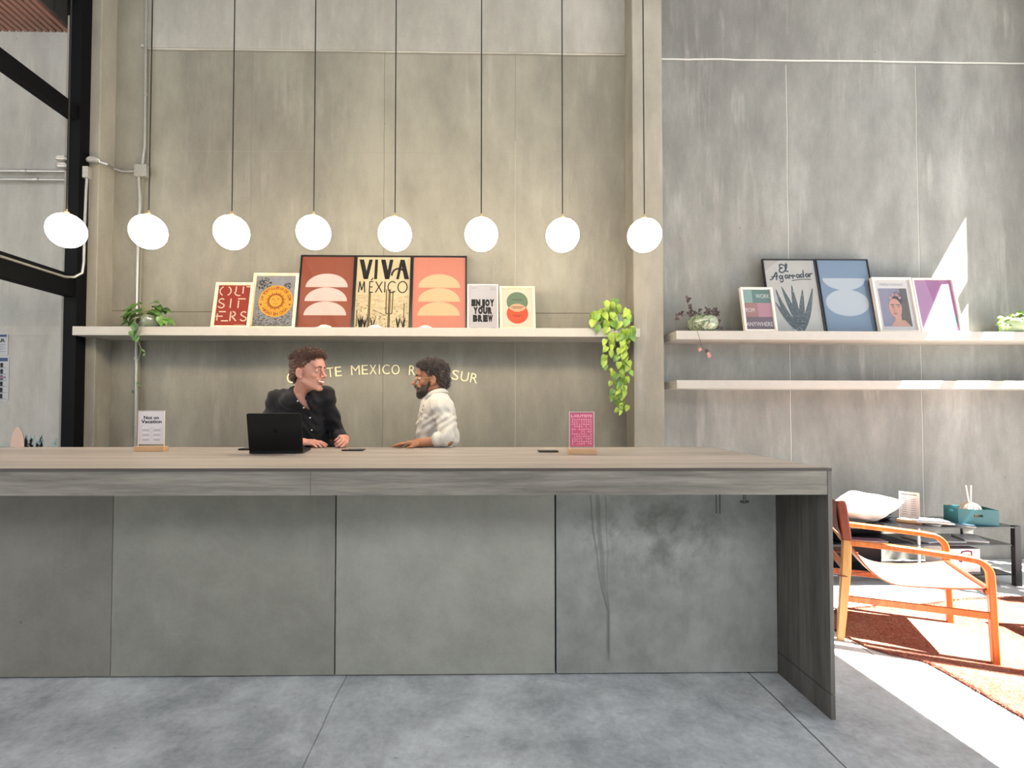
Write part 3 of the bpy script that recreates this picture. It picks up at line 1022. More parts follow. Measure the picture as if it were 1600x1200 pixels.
def art_agarrador(pm, iw, z0, z1):
    paper(pm, iw, z0, z1)
    H = z1 - z0
    rnd = random.Random(3)
    X = lambda f: -iw + 2 * iw * f
    Z = lambda f: z1 - H * f
    def T(pts, w, layer=3, mi=1): pm.stroke([(X(a), Z(b)) for a, b in pts], w, layer, mi)
    q = 2 * iw
    w = q * .028
    # El
    T([(.41, .075), (.36, .055), (.31, .07), (.32, .105), (.37, .11)], w)
    T([(.35, .11), (.30, .13), (.30, .165), (.36, .175), (.41, .15)], w)
    T([(.41, .155), (.45, .10), (.46, .055), (.44, .05), (.42, .10), (.43, .155), (.47, .16)], w)
    # Agarrador, joined script
    T([(.09, .28), (.14, .27), (.22, .18), (.24, .175), (.22, .28)], w)
    T([(.12, .24), (.26, .225)], w * .8)
    def bowl(x, dz=0): T([(x + .055, .215 + dz), (x + .02, .21 + dz), (x, .235 + dz), (x + .02, .26 + dz), (x + .055, .235 + dz), (x + .06, .215 + dz), (x + .065, .26 + dz)], w * .85)
    bowl(.28, .01)
    T([(.345, .22), (.345, .30), (.31, .315), (.29, .29)], w * .85)
    bowl(.39)
    for x in (.48, .545):
        T([(x, .262), (x + .004, .205), (x + .022, .222), (x + .042, .214), (x + .046, .235)], w * .85)
    bowl(.62, -.01)
    bowl(.70, -.015); T([(.765, .14), (.762, .24)], w * .85)
    bowl(.80, -.02)
    T([(.885, .235), (.89, .19), (.91, .195), (.94, .185)], w * .85)
    T([(.52, .29), (.70, .27), (.90, .27)], w * .6)
    # agave with five leaves
    base = (.58, .99)
    for (mx_, mz_, tx, tz) in ((.30, .85, .18, .42), (.44, .70, .30, .38), (.50, .70, .50, .36), (.74, .80, .90, .40), (.62, .72, .70, .42), (.36, .90, .14, .60)):
        a = [(base[0] + (mx_ - base[0]) * t * 2 * (1 - t) + (tx - base[0]) * t * t + 0 * t, base[1] + (mz_ - base[1]) * 2 * t * (1 - t) + (tz - base[1]) * t * t) for t in [i / 8 for i in range(9)]]
        ww = [q * .105 * math.sin(math.pi * (.18 + .80 * i / 8)) + q * .01 for i in range(9)]
        pm.stroke([(X(x), Z(z)) for x, z in a], ww, 1, 2)
        for i in range(60):
            t = rnd.random()
            k = min(7, int(t * 8))
            x, z = a[k]
            x += rnd.uniform(-.4, .4) * ww[k] / q
            pm.disc(X(x), Z(z + rnd.uniform(-.03, .03)), q * rnd.uniform(.004, .009), 2, rnd.choice([1, 3]), n=6)
    T([(.30, .80), (.43, .80)], q * .012, 2, 1)
    T([(.37, .92), (.32, .86)], q * .012, 2, 1)
    pm.text('5', X(.40), Z(.97), H * .035, 2, 1)
    return [ink('stone_paper', 'c9c6bd'), ink('slate_ink', '3a4044'), ink('agave_grey', '4f5d5c'), ink('agave_pale', 'b5c0bf')]

def art_blue(pm, iw, z0, z1):
    paper(pm, iw, z0, z1)
    H = z1 - z0
    pm.disc(-iw * .02, z0 + H * .745, iw * .85, 1, 1, 180, 360, rz=H * .17, n=64)
    pm.disc(-iw * .02, z0 + H * .40, iw * .85, 1, 1, rz=H * .185, n=64)
    return [ink('powder_blue', '7d94ac'), ink('pale_cloud', 'c3cdd4')]

def art_portrait(pm, iw, z0, z1):
    """a plain generic painted portrait of a woman with flowers in her hair"""
    paper(pm, iw, z0, z1)
    H = z1 - z0
    X = lambda f: -iw + 2 * iw * f
    Z = lambda f: z1 - H * f
    pm.text('FRIDA KAHLO', 0, Z(.115), H * .045, 1, 1, width=iw * 1.3)
    pm.flat([(X(.1), Z(.92)), (X(.9), Z(.92)), (X(.9), Z(.17)), (X(.1), Z(.17))], 1, 2)
    pm.flat([(X(.62), Z(.92)), (X(.9), Z(.92)), (X(.9), Z(.17)), (X(.70), Z(.17))], 2, 3)
    pm.flat([(X(.30), Z(.92)), (X(.44), Z(.80)), (X(.72), Z(.80)), (X(.86), Z(.92))], 3, 4)
    pm.disc(X(.54), Z(.76), iw * .18, 4, 4)
    pm.disc(X(.57), Z(.38), iw * .34, 4, 5, rz=H * .13)
    pm.disc(X(.50), Z(.56), iw * .36, 5, 4, rz=H * .185)
    rnd = random.Random(9)
    for i in range(9):
        a = math.radians(30 + i * 15)
        pm.disc(X(.54) + math.cos(a) * iw * .30, Z(.42) + math.sin(a) * H * .13, iw * rnd.uniform(.07, .11), 6, 6 + i % 3, n=12)
    for sx in (.38, .54):
        pm.stroke([(X(sx), Z(.50)), (X(sx + .1), Z(.495))], iw * .05, 7, 5)
        pm.disc(X(sx + .055), Z(.535), iw * .05, 7, 5, rz=H * .012, n=12)
    pm.stroke([(X(.47), Z(.53)), (X(.44), Z(.62)), (X(.49), Z(.625))], iw * .03, 7, 7)
    pm.disc(X(.475), Z(.67), iw * .10, 7, 7, rz=H * .016)
    for i in range(40):
        x, z = rnd.uniform(.12, .88), rnd.uniform(.19, .9)
        pm.stroke([(X(x), Z(z)), (X(min(.89, x + .05)), Z(min(.91, z + .02)))], iw * .03, 2 if x < .6 else 3, rnd.choice([2, 3, 9, 10]))
    return [ink('soft_white', 'e4dedb'), ink('title_grey', '6f6a6a'), ink('dusk_mauve', '8f8ba3'), ink('olive_dark', '5a5546'), ink('skin_paint', 'd69c86'),
            ink('hair_paint', '2c2526'), ink('flower_lilac', 'b7a3b8'), ink('flower_red', 'ae5a56'), ink('flower_pink', 'd9a9a5'), ink('mauve_b', '7c7891'), ink('ochre_b', '9a7e5a')]

def art_mauve(pm, iw, z0, z1):
    paper(pm, iw, z0, z1)
    H = z1 - z0
    X = lambda f: -iw + 2 * iw * f
    Z = lambda f: z1 - H * f
    pm.flat([(X(.60), Z(1)), (X(.82), Z(.62)), (X(.92), Z(.60)), (X(.99), Z(.80)), (X(.84), Z(1))], 1, 1)
    pm.stroke([(X(.05), Z(.18)), (X(.4), Z(.24))], iw * .02, 1, 2)
    return [ink('mauve', 'b584ad'), ink('sea_blue', '6f96a6'), ink('mauve_pale', 'c9a0c2')]

ZR = ZSR
YB2 = 3.985
frame('small pale-framed colour-block print, leftmost on the right wall shelf', 1163, 1214, (1181, 450), YB2 - .03, .07, m_fr_white, .018, art_anywhere, depth=.03, shelf_z=ZR)
frame('tall black-framed print with script lettering and a dotted agave', 1205, 1290, (1234, 405.5), YB2 + .02, .125, m_fr_black, .010, art_agarrador, shelf_z=ZR)
frame('tall black-framed powder-blue print with pale rounded shapes', 1291, 1375, (1322, 405.5), YB2 + .02, .125, m_fr_black, .010, art_blue, shelf_z=ZR)
frame('white-framed painted portrait of a woman with flowers in her hair', 1374, 1437, (1391, 434.5), YB2 - .01, .085, m_fr_white, .018, art_portrait, depth=.03, shelf_z=ZR)
frame('pale-framed mauve print half in sunlight, rightmost on its shelf', 1438, 1504, (1457, 435.5), YB2 - .01, .085, m_fr_white, .014, art_mauve, depth=.03, shelf_z=ZR)

# ------------------------------------------------------------------ cream letters fixed to the wall in a shallow arc
sgn = thing('wall_lettering', 'cream capital letters in a shallow arc on the wall below the shelf', 'sign', P(598, 577, YW - .001))
m_let = mat('cream_letter', 'f3e9bd', 0.5, emit='f3e9bd', es=0.0)
o0 = sgn.location.copy()
cw = dict(M=1.2, O=1.1, U=1.0, T=.85, S=.85, I=.45, E=.85, X=.95, C=1.0, R=.9, A=.98)
cap = 15.5 * YW / F
for word, a, b in (('OUTSITE', 447, 535), ('MEXICO', 547, 626), ('ROMA', 638, 695), ('SUR', 705, 748)):
    tot = sum(cw[c] for c in word)
    x = a
    for ch in word:
        w_ = cw[ch] / tot * (b - a)
        cx_ = x + w_ / 2
        x += w_
        cy_ = 577 + (cx_ - 598) ** 2 / 1480
        ang_ = -(cx_ - 598) / 740
        pt = P(cx_, cy_, YW - .001) - o0
        lm = MB()
        lm.text(ch, 0, -cap / 2, cap, 0, 0, bold=-.004, extrude=.02, width=(w_ * .80 if ch != 'I' else w_ * .26) * YW / F)
        lm.v = [(x_, y_ - .004, z_) for x_, y_, z_ in lm.v]
        lm.build('letter', m_let, sgn, loc=pt, rot=(0, -ang_, 0))
# ------------------------------------------------------------------ implicit-surface sculpting for bodies and clothes
class Field:
    """blend rounded forms into one smooth skin; sample spacing may vary along each axis"""
    def __init__(s, xs, ys, zs):
        s.a = [np.asarray(q, np.float32) for q in (xs, ys, zs)]
        s.F = np.full([len(q) for q in s.a], 0.5, np.float32)
    def _win(s, lo, hi):
        sl = []
        for q, l, h in zip(s.a, lo, hi):
            i, j = np.searchsorted(q, l), np.searchsorted(q, h)
            if j - i < 1:
                return None
            sl.append(slice(i, j))
        return tuple(sl), s.a[0][sl[0]][:, None, None], s.a[1][sl[1]][None, :, None], s.a[2][sl[2]][None, None, :]
    def _put(s, sl, d, op, k):
        A = s.F[sl]
        if op == 'u':
            h = np.clip(0.5 + 0.5 * (A - d) / k, 0, 1)
            s.F[sl] = A * (1 - h) + d * h - k * h * (1 - h)
        else:
            d = -d
            h = np.clip(0.5 - 0.5 * (A - d) / k, 0, 1)
            s.F[sl] = A * (1 - h) + d * h + k * h * (1 - h)
    def cone(s, p0, p1, r0, r1, k=0.01, op='u', sq=None):
        p0, p1 = np.array(p0, float), np.array(p1, float)
        m = max(r0, r1) + k + 0.02
        w = s._win(np.minimum(p0, p1) - m, np.maximum(p0, p1) + m)
        if w is None:
            return
        sl, X, Y, Z = w
        d = p1 - p0
        L = max(1e-9, float(d @ d))
        t = np.clip(((X - p0[0]) * d[0] + (Y - p0[1]) * d[1] + (Z - p0[2]) * d[2]) / L, 0, 1)
        q = np.sqrt((X - p0[0] - t * d[0]) ** 2 + (Y - p0[1] - t * d[1]) ** 2 + (Z - p0[2] - t * d[2]) ** 2)
        s._put(sl, (q - (r0 + (r1 - r0) * t)).astype(np.float32), op, k)
    def chain(s, pts, rs, k=0.01, op='u'):
        for i in range(len(pts) - 1):
            s.cone(pts[i], pts[i + 1], rs[i], rs[i + 1], k, op)
    def ell(s, c, r, R=None, k=0.01, op='u'):
        c = np.array(c, float)
        m = max(r) + k + 0.02
        w = s._win(c - m, c + m)
        if w is None:
            return
        sl, X, Y, Z = w
        x, y, z = X - c[0], Y - c[1], Z - c[2]
        if R is not None:
            R = np.array(R, float)
            x, y, z = (R[0, 0] * x + R[1, 0] * y + R[2, 0] * z, R[0, 1] * x + R[1, 1] * y + R[2, 1] * z, R[0, 2] * x + R[1, 2] * y + R[2, 2] * z)
        k0 = np.sqrt((x / r[0]) ** 2 + (y / r[1]) ** 2 + (z / r[2]) ** 2)
        k1 = np.sqrt((x / r[0] ** 2) ** 2 + (y / r[1] ** 2) ** 2 + (z / r[2] ** 2) ** 2)
        s._put(sl, (k0 * (k0 - 1) / np.maximum(k1, 1e-6)).astype(np.float32), op, k)
    def plane(s, p, n, k=0.005, lo=None, hi=None):
        """cut away the side n points to (optionally only inside a box)"""
        lo = lo if lo is not None else [q[0] - 1 for q in s.a]
        hi = hi if hi is not None else [q[-1] + 1 for q in s.a]
        w = s._win(lo, hi)
        if w is None:
            return
        sl, X, Y, Z = w
        n = np.array(n, float) / np.linalg.norm(n)
        d = -((X - p[0]) * n[0] + (Y - p[1]) * n[1] + (Z - p[2]) * n[2]) + 0 * (X + Y + Z)
        s._put(sl, d.astype(np.float32), 's', k)
    def ripple(s, fn, lo=None, hi=None):
        lo = lo if lo is not None else [q[0] - 1 for q in s.a]
        hi = hi if hi is not None else [q[-1] + 1 for q in s.a]
        w = s._win(lo, hi)
        if w is None:
            return
        sl, X, Y, Z = w
        s.F[sl] += fn(X, Y, Z).astype(np.float32)
    def mesh(s):
        F = s.F
        I = F < 0
        nx, ny, nz = F.shape
        cnt = np.zeros((nx - 1, ny - 1, nz - 1), np.int8)
        for a in (0, 1):
            for b in (0, 1):
                for c in (0, 1):
                    cnt += I[a:nx - 1 + a, b:ny - 1 + b, c:nz - 1 + c]
        act = np.argwhere((cnt > 0) & (cnt < 8))
        idx = np.full(cnt.shape, -1, np.int32)
        idx[act[:, 0], act[:, 1], act[:, 2]] = np.arange(len(act))
        acc = np.zeros((len(act), 3)); num = np.zeros(len(act))
        A = s.a
        cs = [(a, b, c) for a in (0, 1) for b in (0, 1) for c in (0, 1)]
        for u in cs:
            for v in cs:
                if sum(v) - sum(u) == 1 and all(q <= w_ for q, w_ in zip(u, v)):
                    f0 = F[act[:, 0] + u[0], act[:, 1] + u[1], act[:, 2] + u[2]]
                    f1 = F[act[:, 0] + v[0], act[:, 1] + v[1], act[:, 2] + v[2]]
                    m = (f0 < 0) != (f1 < 0)
                    t = np.where(m, f0 / np.where(m, f0 - f1, 1), 0)
                    for ax in range(3):
                        p0, p1 = A[ax][act[:, ax] + u[ax]], A[ax][act[:, ax] + v[ax]]
                        acc[:, ax] += np.where(m, p0 + (p1 - p0) * t, 0)
                    num += m
        V = acc / np.maximum(num, 1)[:, None]
        Q = []
        for ax in range(3):
            sh = [slice(None)] * 3
            s0, s1 = list(sh), list(sh)
            s0[ax], s1[ax] = slice(0, -1), slice(1, None)
            df = I[tuple(s0)] != I[tuple(s1)]
            e = np.argwhere(df)
            o1, o2 = (ax + 1) % 3, (ax + 2) % 3
            ok = (e[:, o1] > 0) & (e[:, o2] > 0) & (e[:, o1] < cnt.shape[o1]) & (e[:, o2] < cnt.shape[o2])
            e = e[ok]
            ins = I[e[:, 0], e[:, 1], e[:, 2]]
            def cell(d1, d2):
                c = e.copy()
                c[:, o1] -= d1
                c[:, o2] -= d2
                return idx[c[:, 0], c[:, 1], c[:, 2]]
            q = np.stack([cell(1, 1), cell(0, 1), cell(0, 0), cell(1, 0)], 1)
            q[~ins] = q[~ins][:, ::-1]
            Q.append(q)
        return V, np.concatenate(Q)

def spacing(lo, hi, coarse, fine=()):
    out, z = [], lo
    while z < hi:
        out.append(z)
        st = coarse
        for a, b, f_ in fine:
            if a - 0.003 <= z < b:
                st = min(st, f_)
            elif z < a and z + st > a:
                st = min(st, max(f_, a - z))
        z += st
    return np.array(out)

def skin(name, fld, mats, parent, pick=None, smooth_iter=1, origin=None):
    V, Q = fld.mesh()
    me = bpy.data.meshes.new(name)
    if origin is not None:
        Vl = V - np.array(origin)
    else:
        Vl = V
    me.vertices.add(len(Vl))
    me.vertices.foreach_set('co', Vl.astype(np.float32).ravel())
    me.loops.add(len(Q) * 4)
    me.loops.foreach_set('vertex_index', Q.astype(np.int32).ravel())
    me.polygons.add(len(Q))
    me.polygons.foreach_set('loop_start', np.arange(0, len(Q) * 4, 4, dtype=np.int32))
    me.polygons.foreach_set('loop_total', np.full(len(Q), 4, np.int32))
    me.update(calc_edges=True)
    me.validate()
    for m in mats:
        me.materials.append(m)
    if pick is not None:
        cen = V[Q].mean(1)
        me.polygons.foreach_set('material_index', pick(cen).astype(np.int32))
    me.polygons.foreach_set('use_smooth', [True] * len(me.polygons))
    o = bpy.data.objects.new(name, me)
    C.objects.link(o)
    o.parent = parent
    if smooth_iter:
        mo = o.modifiers.new('smooth', 'SMOOTH')
        mo.factor = 0.5
        mo.iterations = smooth_iter
    return o

def basis(face, up=(0, 0, 1)):
    """columns: subject's left... x right-hand side axis, y forward, z up"""
    f = Vector(face).normalized()
    u = Vector(up)
    x = f.cross(u).normalized()
    u = x.cross(f).normalized()
    return np.array([[x[0], f[0], u[0]], [x[1], f[1], u[1]], [x[2], f[2], u[2]]])

class Loc:
    def __init__(s, o, R, k=1.0):
        s.o, s.R, s.k = np.array(o, float), np.array(R), k
    def __call__(s, x, y, z):
        return s.o + s.R @ (np.array([x, y, z], float) * s.k)
    def inv(s, p):
        return ((np.asarray(p) - s.o) @ s.R) / s.k

def _ear(sx):
    a = .35 * sx
    return np.array([[math.cos(a), -math.sin(a), 0], [math.sin(a), math.cos(a), 0], [0, 0, 1]])
EAR = {1: _ear(1), -1: _ear(-1)}

def head_forms(f, H, smile=False, brow=1.0, nose=0.0, squint=0.0):
    k = H.k
    R = H.R
    E = lambda c, r, b=.012, op='u', RR=None: f.ell(H(*c), [q * k for q in r], R if RR is None else R @ RR, b * k, op)
    N = lambda a, b_, r0, r1, b=.008, op='u': f.cone(H(*a), H(*b_), r0 * k, r1 * k, b * k, op)
    E((0, -.018, .052), (.074, .094, .078))
    E((0, .018, -.002), (.055, .064, .082), .02)
    E((0, .034, -.060), (.042, .050, .038), .018)
    for sx in (-1, 1):
        N((sx * .053, -.004, -.044), (sx * .016, .072, -.090), .013, .011, .016)     # jaw line
        E((sx * .043, .060, -.010), (.015, .016, .016), .014)                         # cheekbone
        N((sx * .014, .083, .040), (sx * .040, .076, .042), .011 * brow, .008, .010)  # brow
    E((0, .073, -.088), (.017, .014, .014), .014)                                     # chin
    E((0, .062, .065), (.050, .030, .040), .02)                                       # forehead
    for sx in (-1, 1):
        E((sx * .031, .097, .018), (.017, .014, .011), .010, 's')                     # eye sockets
        for dz, r_ in ((.0098 - squint * .0012, .0040), (-.0092 + squint * .0018, .0036)):  # eyelids
            N((sx * .018, .0835, .018 + dz * .6), (sx * .031, .0885, .018 + dz), r_ * .9, r_, .004)
            N((sx * .031, .0885, .018 + dz), (sx * .045, .0790, .018 + dz * .5), r_, r_ * .8, .004)
    N((0, .086, .030), (0, .105 + nose * .8, -.006), .007, .0085, .008)                          # nose bridge
    E((0, .110 + nose, -.014), (.0105, .014, .010), .006)                                    # tip
    for sx in (-1, 1):
        E((sx * .012, .098, -.019), (.0075, .010, .0075), .004)
        E((sx * .0065, .106, -.027), (.003, .005, .004), .003, 's')
        N((sx * .021, .092, -.020), (sx * .034, .079, -.040), .0022, .0022, .006, 's')  # fold beside the mouth
    E((0, .084, -.044), (.030, .016, .020), .012)                                     # muzzle
    if smile:
        pts = [(-.030, .080, -.037), (-.016, .096, -.047), (0, .101, -.050), (.016, .096, -.047), (.030, .080, -.037)]
        for a, b_ in zip(pts[:-1], pts[1:]):
            N(a, b_, .0075, .0075, .002, 's')
        lo = [(x, y * .985, z - .0125 + abs(x) * .36) for x, y, z in pts]
        hi = [(x, y * 1.0, z + .0100 - abs(x) * .22) for x, y, z in pts]
        for q in (lo, hi):
            for a, b_ in zip(q[:-1], q[1:]):
                N(a, b_, .0036, .0036, .004)
    else:
        for a, b_ in (((-.024, .086, -.046), (0, .101, -.050)), ((.024, .086, -.046), (0, .101, -.050))):
            N(a, b_, .0015, .0018, .002, 's')
        N((-.018, .092, -.0405), (0, .0995, -.042), .0035, .005, .004)
        N((.018, .092, -.0405), (0, .0995, -.042), .0035, .005, .004)
        N((-.015, .092, -.055), (0, .0985, -.057), .004, .0055, .004)
        N((.015, .092, -.055), (0, .0985, -.057), .004, .0055, .004)
    for sx in (-1, 1):                                                                  # ears
        E((sx * .080, -.014, .002), (.008, .019, .031), .006, 'u', EAR[sx])
        E((sx * .088, -.010, .005), (.0065, .011, .019), .003, 's', EAR[sx])
        E((sx * .076, -.002, -.026), (.006, .008, .009), .005)
        N((sx * .079, .004, .001), (sx * .077, .004, -.012), .005, .004, .004)

def hand_forms(f, wrist, fwd, palm_n, side, curl, k=1.0, spread=.14, thumb_in=0.5):
    """palm leaves the wrist along fwd; palm_n points out of the palm; side=+1 when the thumb lies on fwd x palm_n"""
    fwd, pn = Vector(fwd).normalized(), Vector(palm_n)
    pn = (pn - fwd * pn.dot(fwd)).normalized()
    lat = fwd.cross(pn).normalized() * side
    w = Vector(wrist)
    def at(a, b, c): return w + (fwd * a + lat * b + pn * c) * k
    f.cone(at(-.02, 0, 0), at(.02, 0, 0), .024 * k, .025 * k, .012)
    for b in (-.028, -.010, .008, .026):
        f.cone(at(.015, b * .7, 0), at(.078, b, .0), .015 * k, .0125 * k, .008)
    fing = [(.026, .088, (.040, .024, .020), .0086), (.008, .092, (.044, .027, .021), .0088), (-.010, .088, (.040, .025, .020), .0083), (-.027, .080, (.032, .020, .018), .0075)]
    for i, (b, a, seg, r) in enumerate(fing):
        p = at(a - .008, b, 0)
        ang = 0.0
        cu = curl[i] if isinstance(curl, (list, tuple)) else curl
        d_l = b * spread / .03 * .5
        r_ = r * k
        for j, L in enumerate(seg):
            ang += cu * (0.75, 1.1, 0.8)[j]
            d = fwd * math.cos(ang) + pn * math.sin(ang) + lat * d_l * (1 if j == 0 else .3)
            q = p + d.normalized() * L * k
            f.cone(p, q, r_ * (1 - .05 * j), r_ * (.95 - .07 * j), .0025)
            p = q
    t0 = at(.018, .026, .008)
    t1 = at(.050, .047 - .012 * thumb_in, .018 + .012 * thumb_in)
    t2 = at(.078, .052 - .032 * thumb_in, .026 + .018 * thumb_in)
    t3 = at(.098, .050 - .045 * thumb_in, .030 + .020 * thumb_in)
    f.chain([t0, t1, t2, t3], [.016 * k, .0115 * k, .0105 * k, .0085 * k], .005)

def torso_forms(f, pel, chest, neck, sh, R, infl=0.0, w=1.0, belly=0.0):
    """pelvis, chest and neck-base points, shoulder joints sh[0], sh[1]"""
    pel, chest, neck = (np.array(q, float) for q in (pel, chest, neck))
    up = chest - pel
    up = up / np.linalg.norm(up)
    mid = (pel + chest) / 2
    F_ = np.array(R)[:, 1]
    f.ell(pel, (.165 * w + infl, .115 + infl, .12), R, .04)
    f.ell(mid + F_ * (.01 + belly), (.140 * w + infl, .105 + infl + belly, .15), R, .05)
    f.ell(chest + np.array([0, 0, -.04]), (.165 * w + infl, .115 + infl, .17), R, .05)
    f.ell(chest + np.array([0, 0, .07]), (.150 * w + infl, .095 + infl, .10), R, .04)
    for s_ in sh:
        s_ = np.array(s_)
        f.cone(s_, neck + (s_ - neck) * .25 + np.array([0, 0, -.005]), .050 + infl, .050 + infl * .6, .035)
        f.cone(s_, chest + (s_ - chest) * .3, .052 + infl, .085 + infl, .04)

m_skin1 = mat('skin_fair', 'cb9480', 0.48, spec=0.35, sss=0.12, noise=0.08, nscale=30)
m_skin2 = mat('skin_olive', 'a97455', 0.48, spec=0.35, sss=0.10, noise=0.08, nscale=30)
m_lip = mat('lip', 'b0705f', 0.4, sss=0.1)
m_eyew = mat('eye_white', 'e6e1da', 0.2)
m_iris = mat('iris', '3a2c22', 0.15)

def eyes(H, par, o):
    for sx in (-1, 1):
        c = Vector(H(sx * .031, .0775, .018)) - Vector(o)
        k = H.k
        MB().ball(c, .0112 * k, 16).build('eye', m_eyew, par, smooth=True)
        e_ = par.children[-1]
        d = Vector(H.R[:, 1])
        MB().ball(c + d * .0075 * k, .0058 * k, 12).build('iris', m_iris, e_, smooth=True)
def strands(pts, nrm, rnd, n, L, r, flow, rise=0.6, bend=0.5, seg=3):
    """short tapering locks of hair rooted on a surface"""
    m = MB()
    m.keep = True
    for _ in range(n):
        i = rnd.randrange(len(pts))
        p, nn = Vector(pts[i]), Vector(nrm[i])
        fl = Vector(flow(p))
        t = (fl - nn * fl.dot(nn))
        if t.length > 1e-6:
            t.normalize()
        side = nn.cross(t)
        d = (nn * rise + t + side * rnd.uniform(-.5, .5)).normalized()
        l = L * rnd.uniform(.6, 1.25)
        path = [p - nn * .002]
        for j in range(seg):
            path.append(path[-1] + d * l / seg)
            d = (d - nn * bend * rnd.uniform(.2, 1) + Vector((rnd.uniform(-.2, .2), rnd.uniform(-.2, .2), rnd.uniform(-.2, .2)))).normalized()
        rr = [r, r * .9, r * .6, r * .12][:seg + 1]
        m.tube(path, rr, 5, cap=False)
    return m
def surf(o):
    me = o.data
    n = len(me.vertices)
    c = np.empty(n * 3, np.float32); me.vertices.foreach_get('co', c)
    v = np.empty(n * 3, np.float32); me.vertices.foreach_get('normal', v)
    return c.reshape(-1, 3), v.reshape(-1, 3)
from mathutils.bvhtree import BVHTree
def on_surface(o, px, py, origin, push=0.0):
    """where the line of sight through a photo pixel meets the garment"""
    me = o.data
    b = BVHTree.FromPolygons([v.co for v in me.vertices], [tuple(p.vertices) for p in me.polygons])
    d = ray(px, py).normalized()
    hit = b.ray_cast(CAM - Vector(origin), d)
    return hit[0] - d * push, hit[1]

# ================================================================== person leaning on the counter in a black shirt
o1 = Vector((-1.10, 3.50, 0.0))
per1 = thing('person', 'person in a black button-up shirt leaning on the counter, smiling to the right', 'person', o1)
face1 = Vector((math.cos(math.radians(-17)), math.sin(math.radians(-17)), -.02))
R1 = basis(face1, (-.04, 0, 1))
K1 = 1.04
earp = np.array(P(467.5, 583, 3.04))
H1 = Loc(earp - R1 @ (np.array([.078, -.012, .0]) * K1), R1, K1)
neck1 = np.array(P(471, 609.5, 3.20))
TF = basis((.25, -1, 0))
pel1, chest1 = np.array((-1.10, 3.50, .95)), np.array(P(468, 648, 3.28))
shA, shB = np.array(P(435, 626, 3.25)), np.array(P(506, 620, 3.27))     # his right (image left), his left
elA, wrA = np.array(P(413, 683, 3.17)), np.array(P(470, 692, 3.10))
elB, wrB = np.array(P(528, 678, 3.36)), np.array(P(539, 684.5, 3.18))
wrA[2] = 1.046 + .034
wrB[2] = 1.046 + .050
elA[2] = 1.10
def arms1(f, infl=0.0, sleeves=False):
    if not sleeves:
        f.chain([shA, elA, wrA], [.048, .038, .025], .02)
        f.chain([shB, elB, wrB], [.048, .038, .026], .02)
    else:
        f.chain([shA, (shA + elA) / 2 + np.array([-.006, 0, 0]), elA], [.050, .054, .050], .03)
        f.chain([elA, elA * .1 + wrA * .9], [.056, .036], .02)
        f.chain([shB, (shB + elB) / 2, elB], [.050, .052, .047], .03)
        f.chain([elB, elB * .12 + wrB * .88], [.046, .038], .02)
def legs(f, pel, feet, infl=0.0, sc=1.0):
    for i, ft in enumerate(feet):
        hip = np.array(pel) + np.array([(-1, 1)[i] * .09, 0, -.03])
        knee = (hip + np.array(ft)) / 2 + np.array([0, -.02, .02])
        an = np.array(ft) + np.array([0, 0, .08])
        f.chain([hip, knee, an], [.085 + infl, .056 + infl, .038 + infl], .03)
zs = spacing(0.0, 1.75, .009, [(1.03, 1.17, .0028), (1.17, 1.40, .006), (1.40, 1.70, .0022)])
f = Field(spacing(-1.48, -0.66, .0065, [(-1.22, -0.74, .0029)]), spacing(2.90, 3.72, .008, [(2.90, 3.20, .0029)]), zs)
torso_forms(f, pel1, chest1, neck1 + np.array([0, .01, -.045]), (shA, shB), TF, infl=-.006, w=.88)
legs(f, pel1, [(-1.22, 3.52, 0), (-.99, 3.50, 0)])
for ft in ((-1.22, 3.52), (-.99, 3.50)):
    f.cone((ft[0], ft[1] + .03, .04), (ft[0], ft[1] - .13, .028), .036, .027, .02)
arms1(f)
f.cone(H1(0, -.030, -.045), neck1 + np.array([-.004, .02, -.02]), .050, .054, .02)
f.cone(H1(0.035, 0.00, -.05), neck1 + np.array([.02, -.045, -.05]), .012, .012, .02)
f.ell(neck1 + np.array([0, .0, -.085]), (.088, .076, .065), TF, .03)
head_forms(f, H1, smile=True, squint=2.1)
hand_forms(f, wrA, (1, -.12, .02), (-.12, .25, -1), 1, [.24, .34, .42, .46], .98, thumb_in=.8)
hand_forms(f, wrB, (.10, -1, -.02), (-.75, 0, -.65), 1, [1.15, 1.2, 1.25, 1.3], .98, thumb_in=1.0)
f.plane((0, 0, 1.0468), (0, 0, -1), .003, lo=[-9, 2, 1.0], hi=[9, 3.156, 1.2])
def pick1(c):
    l = H1.inv(c)
    return ((np.abs(l[:, 0]) < .026) & (l[:, 1] > .085) & (l[:, 2] > -.0675) & (l[:, 2] < -.037) & (np.hypot(l[:, 0] * .5, l[:, 2] + .051) > .004)).astype(int)
body1 = skin('body', f, [m_skin1, m_lip], per1, pick1, origin=o1)
eyes(H1, body1, o1)
tm = MB()
pts = [Vector(H1(x, .0975 - 17 * x * x, -.0475 + 10 * x * x)) - o1 for x in [i / 10 * .048 - .024 for i in range(11)]]
tm.tube(pts, 1, flat=(.0105 * K1, .006, tuple(H1.R[:, 2])))
tm.build('teeth', mat('teeth', 'f4efe6', 0.25), body1, smooth=True)
# eyebrows
m_hair1 = mat('auburn_hair', '542f1c', 0.55, noise=0.35, nscale=60, sheen=0.2)
for sx in (-1, 1):
    bm_ = MB()
    bm_.tube([Vector(H1(sx * x, y, z)) - o1 for x, y, z in ((.012, .0965, .037), (.024, .0945, .043), (.037, .084, .043), (.045, .074, .038))], [.003, .0038, .0032, .0012], 6)
    bm_.build('eyebrow', m_hair1, per1, smooth=True)
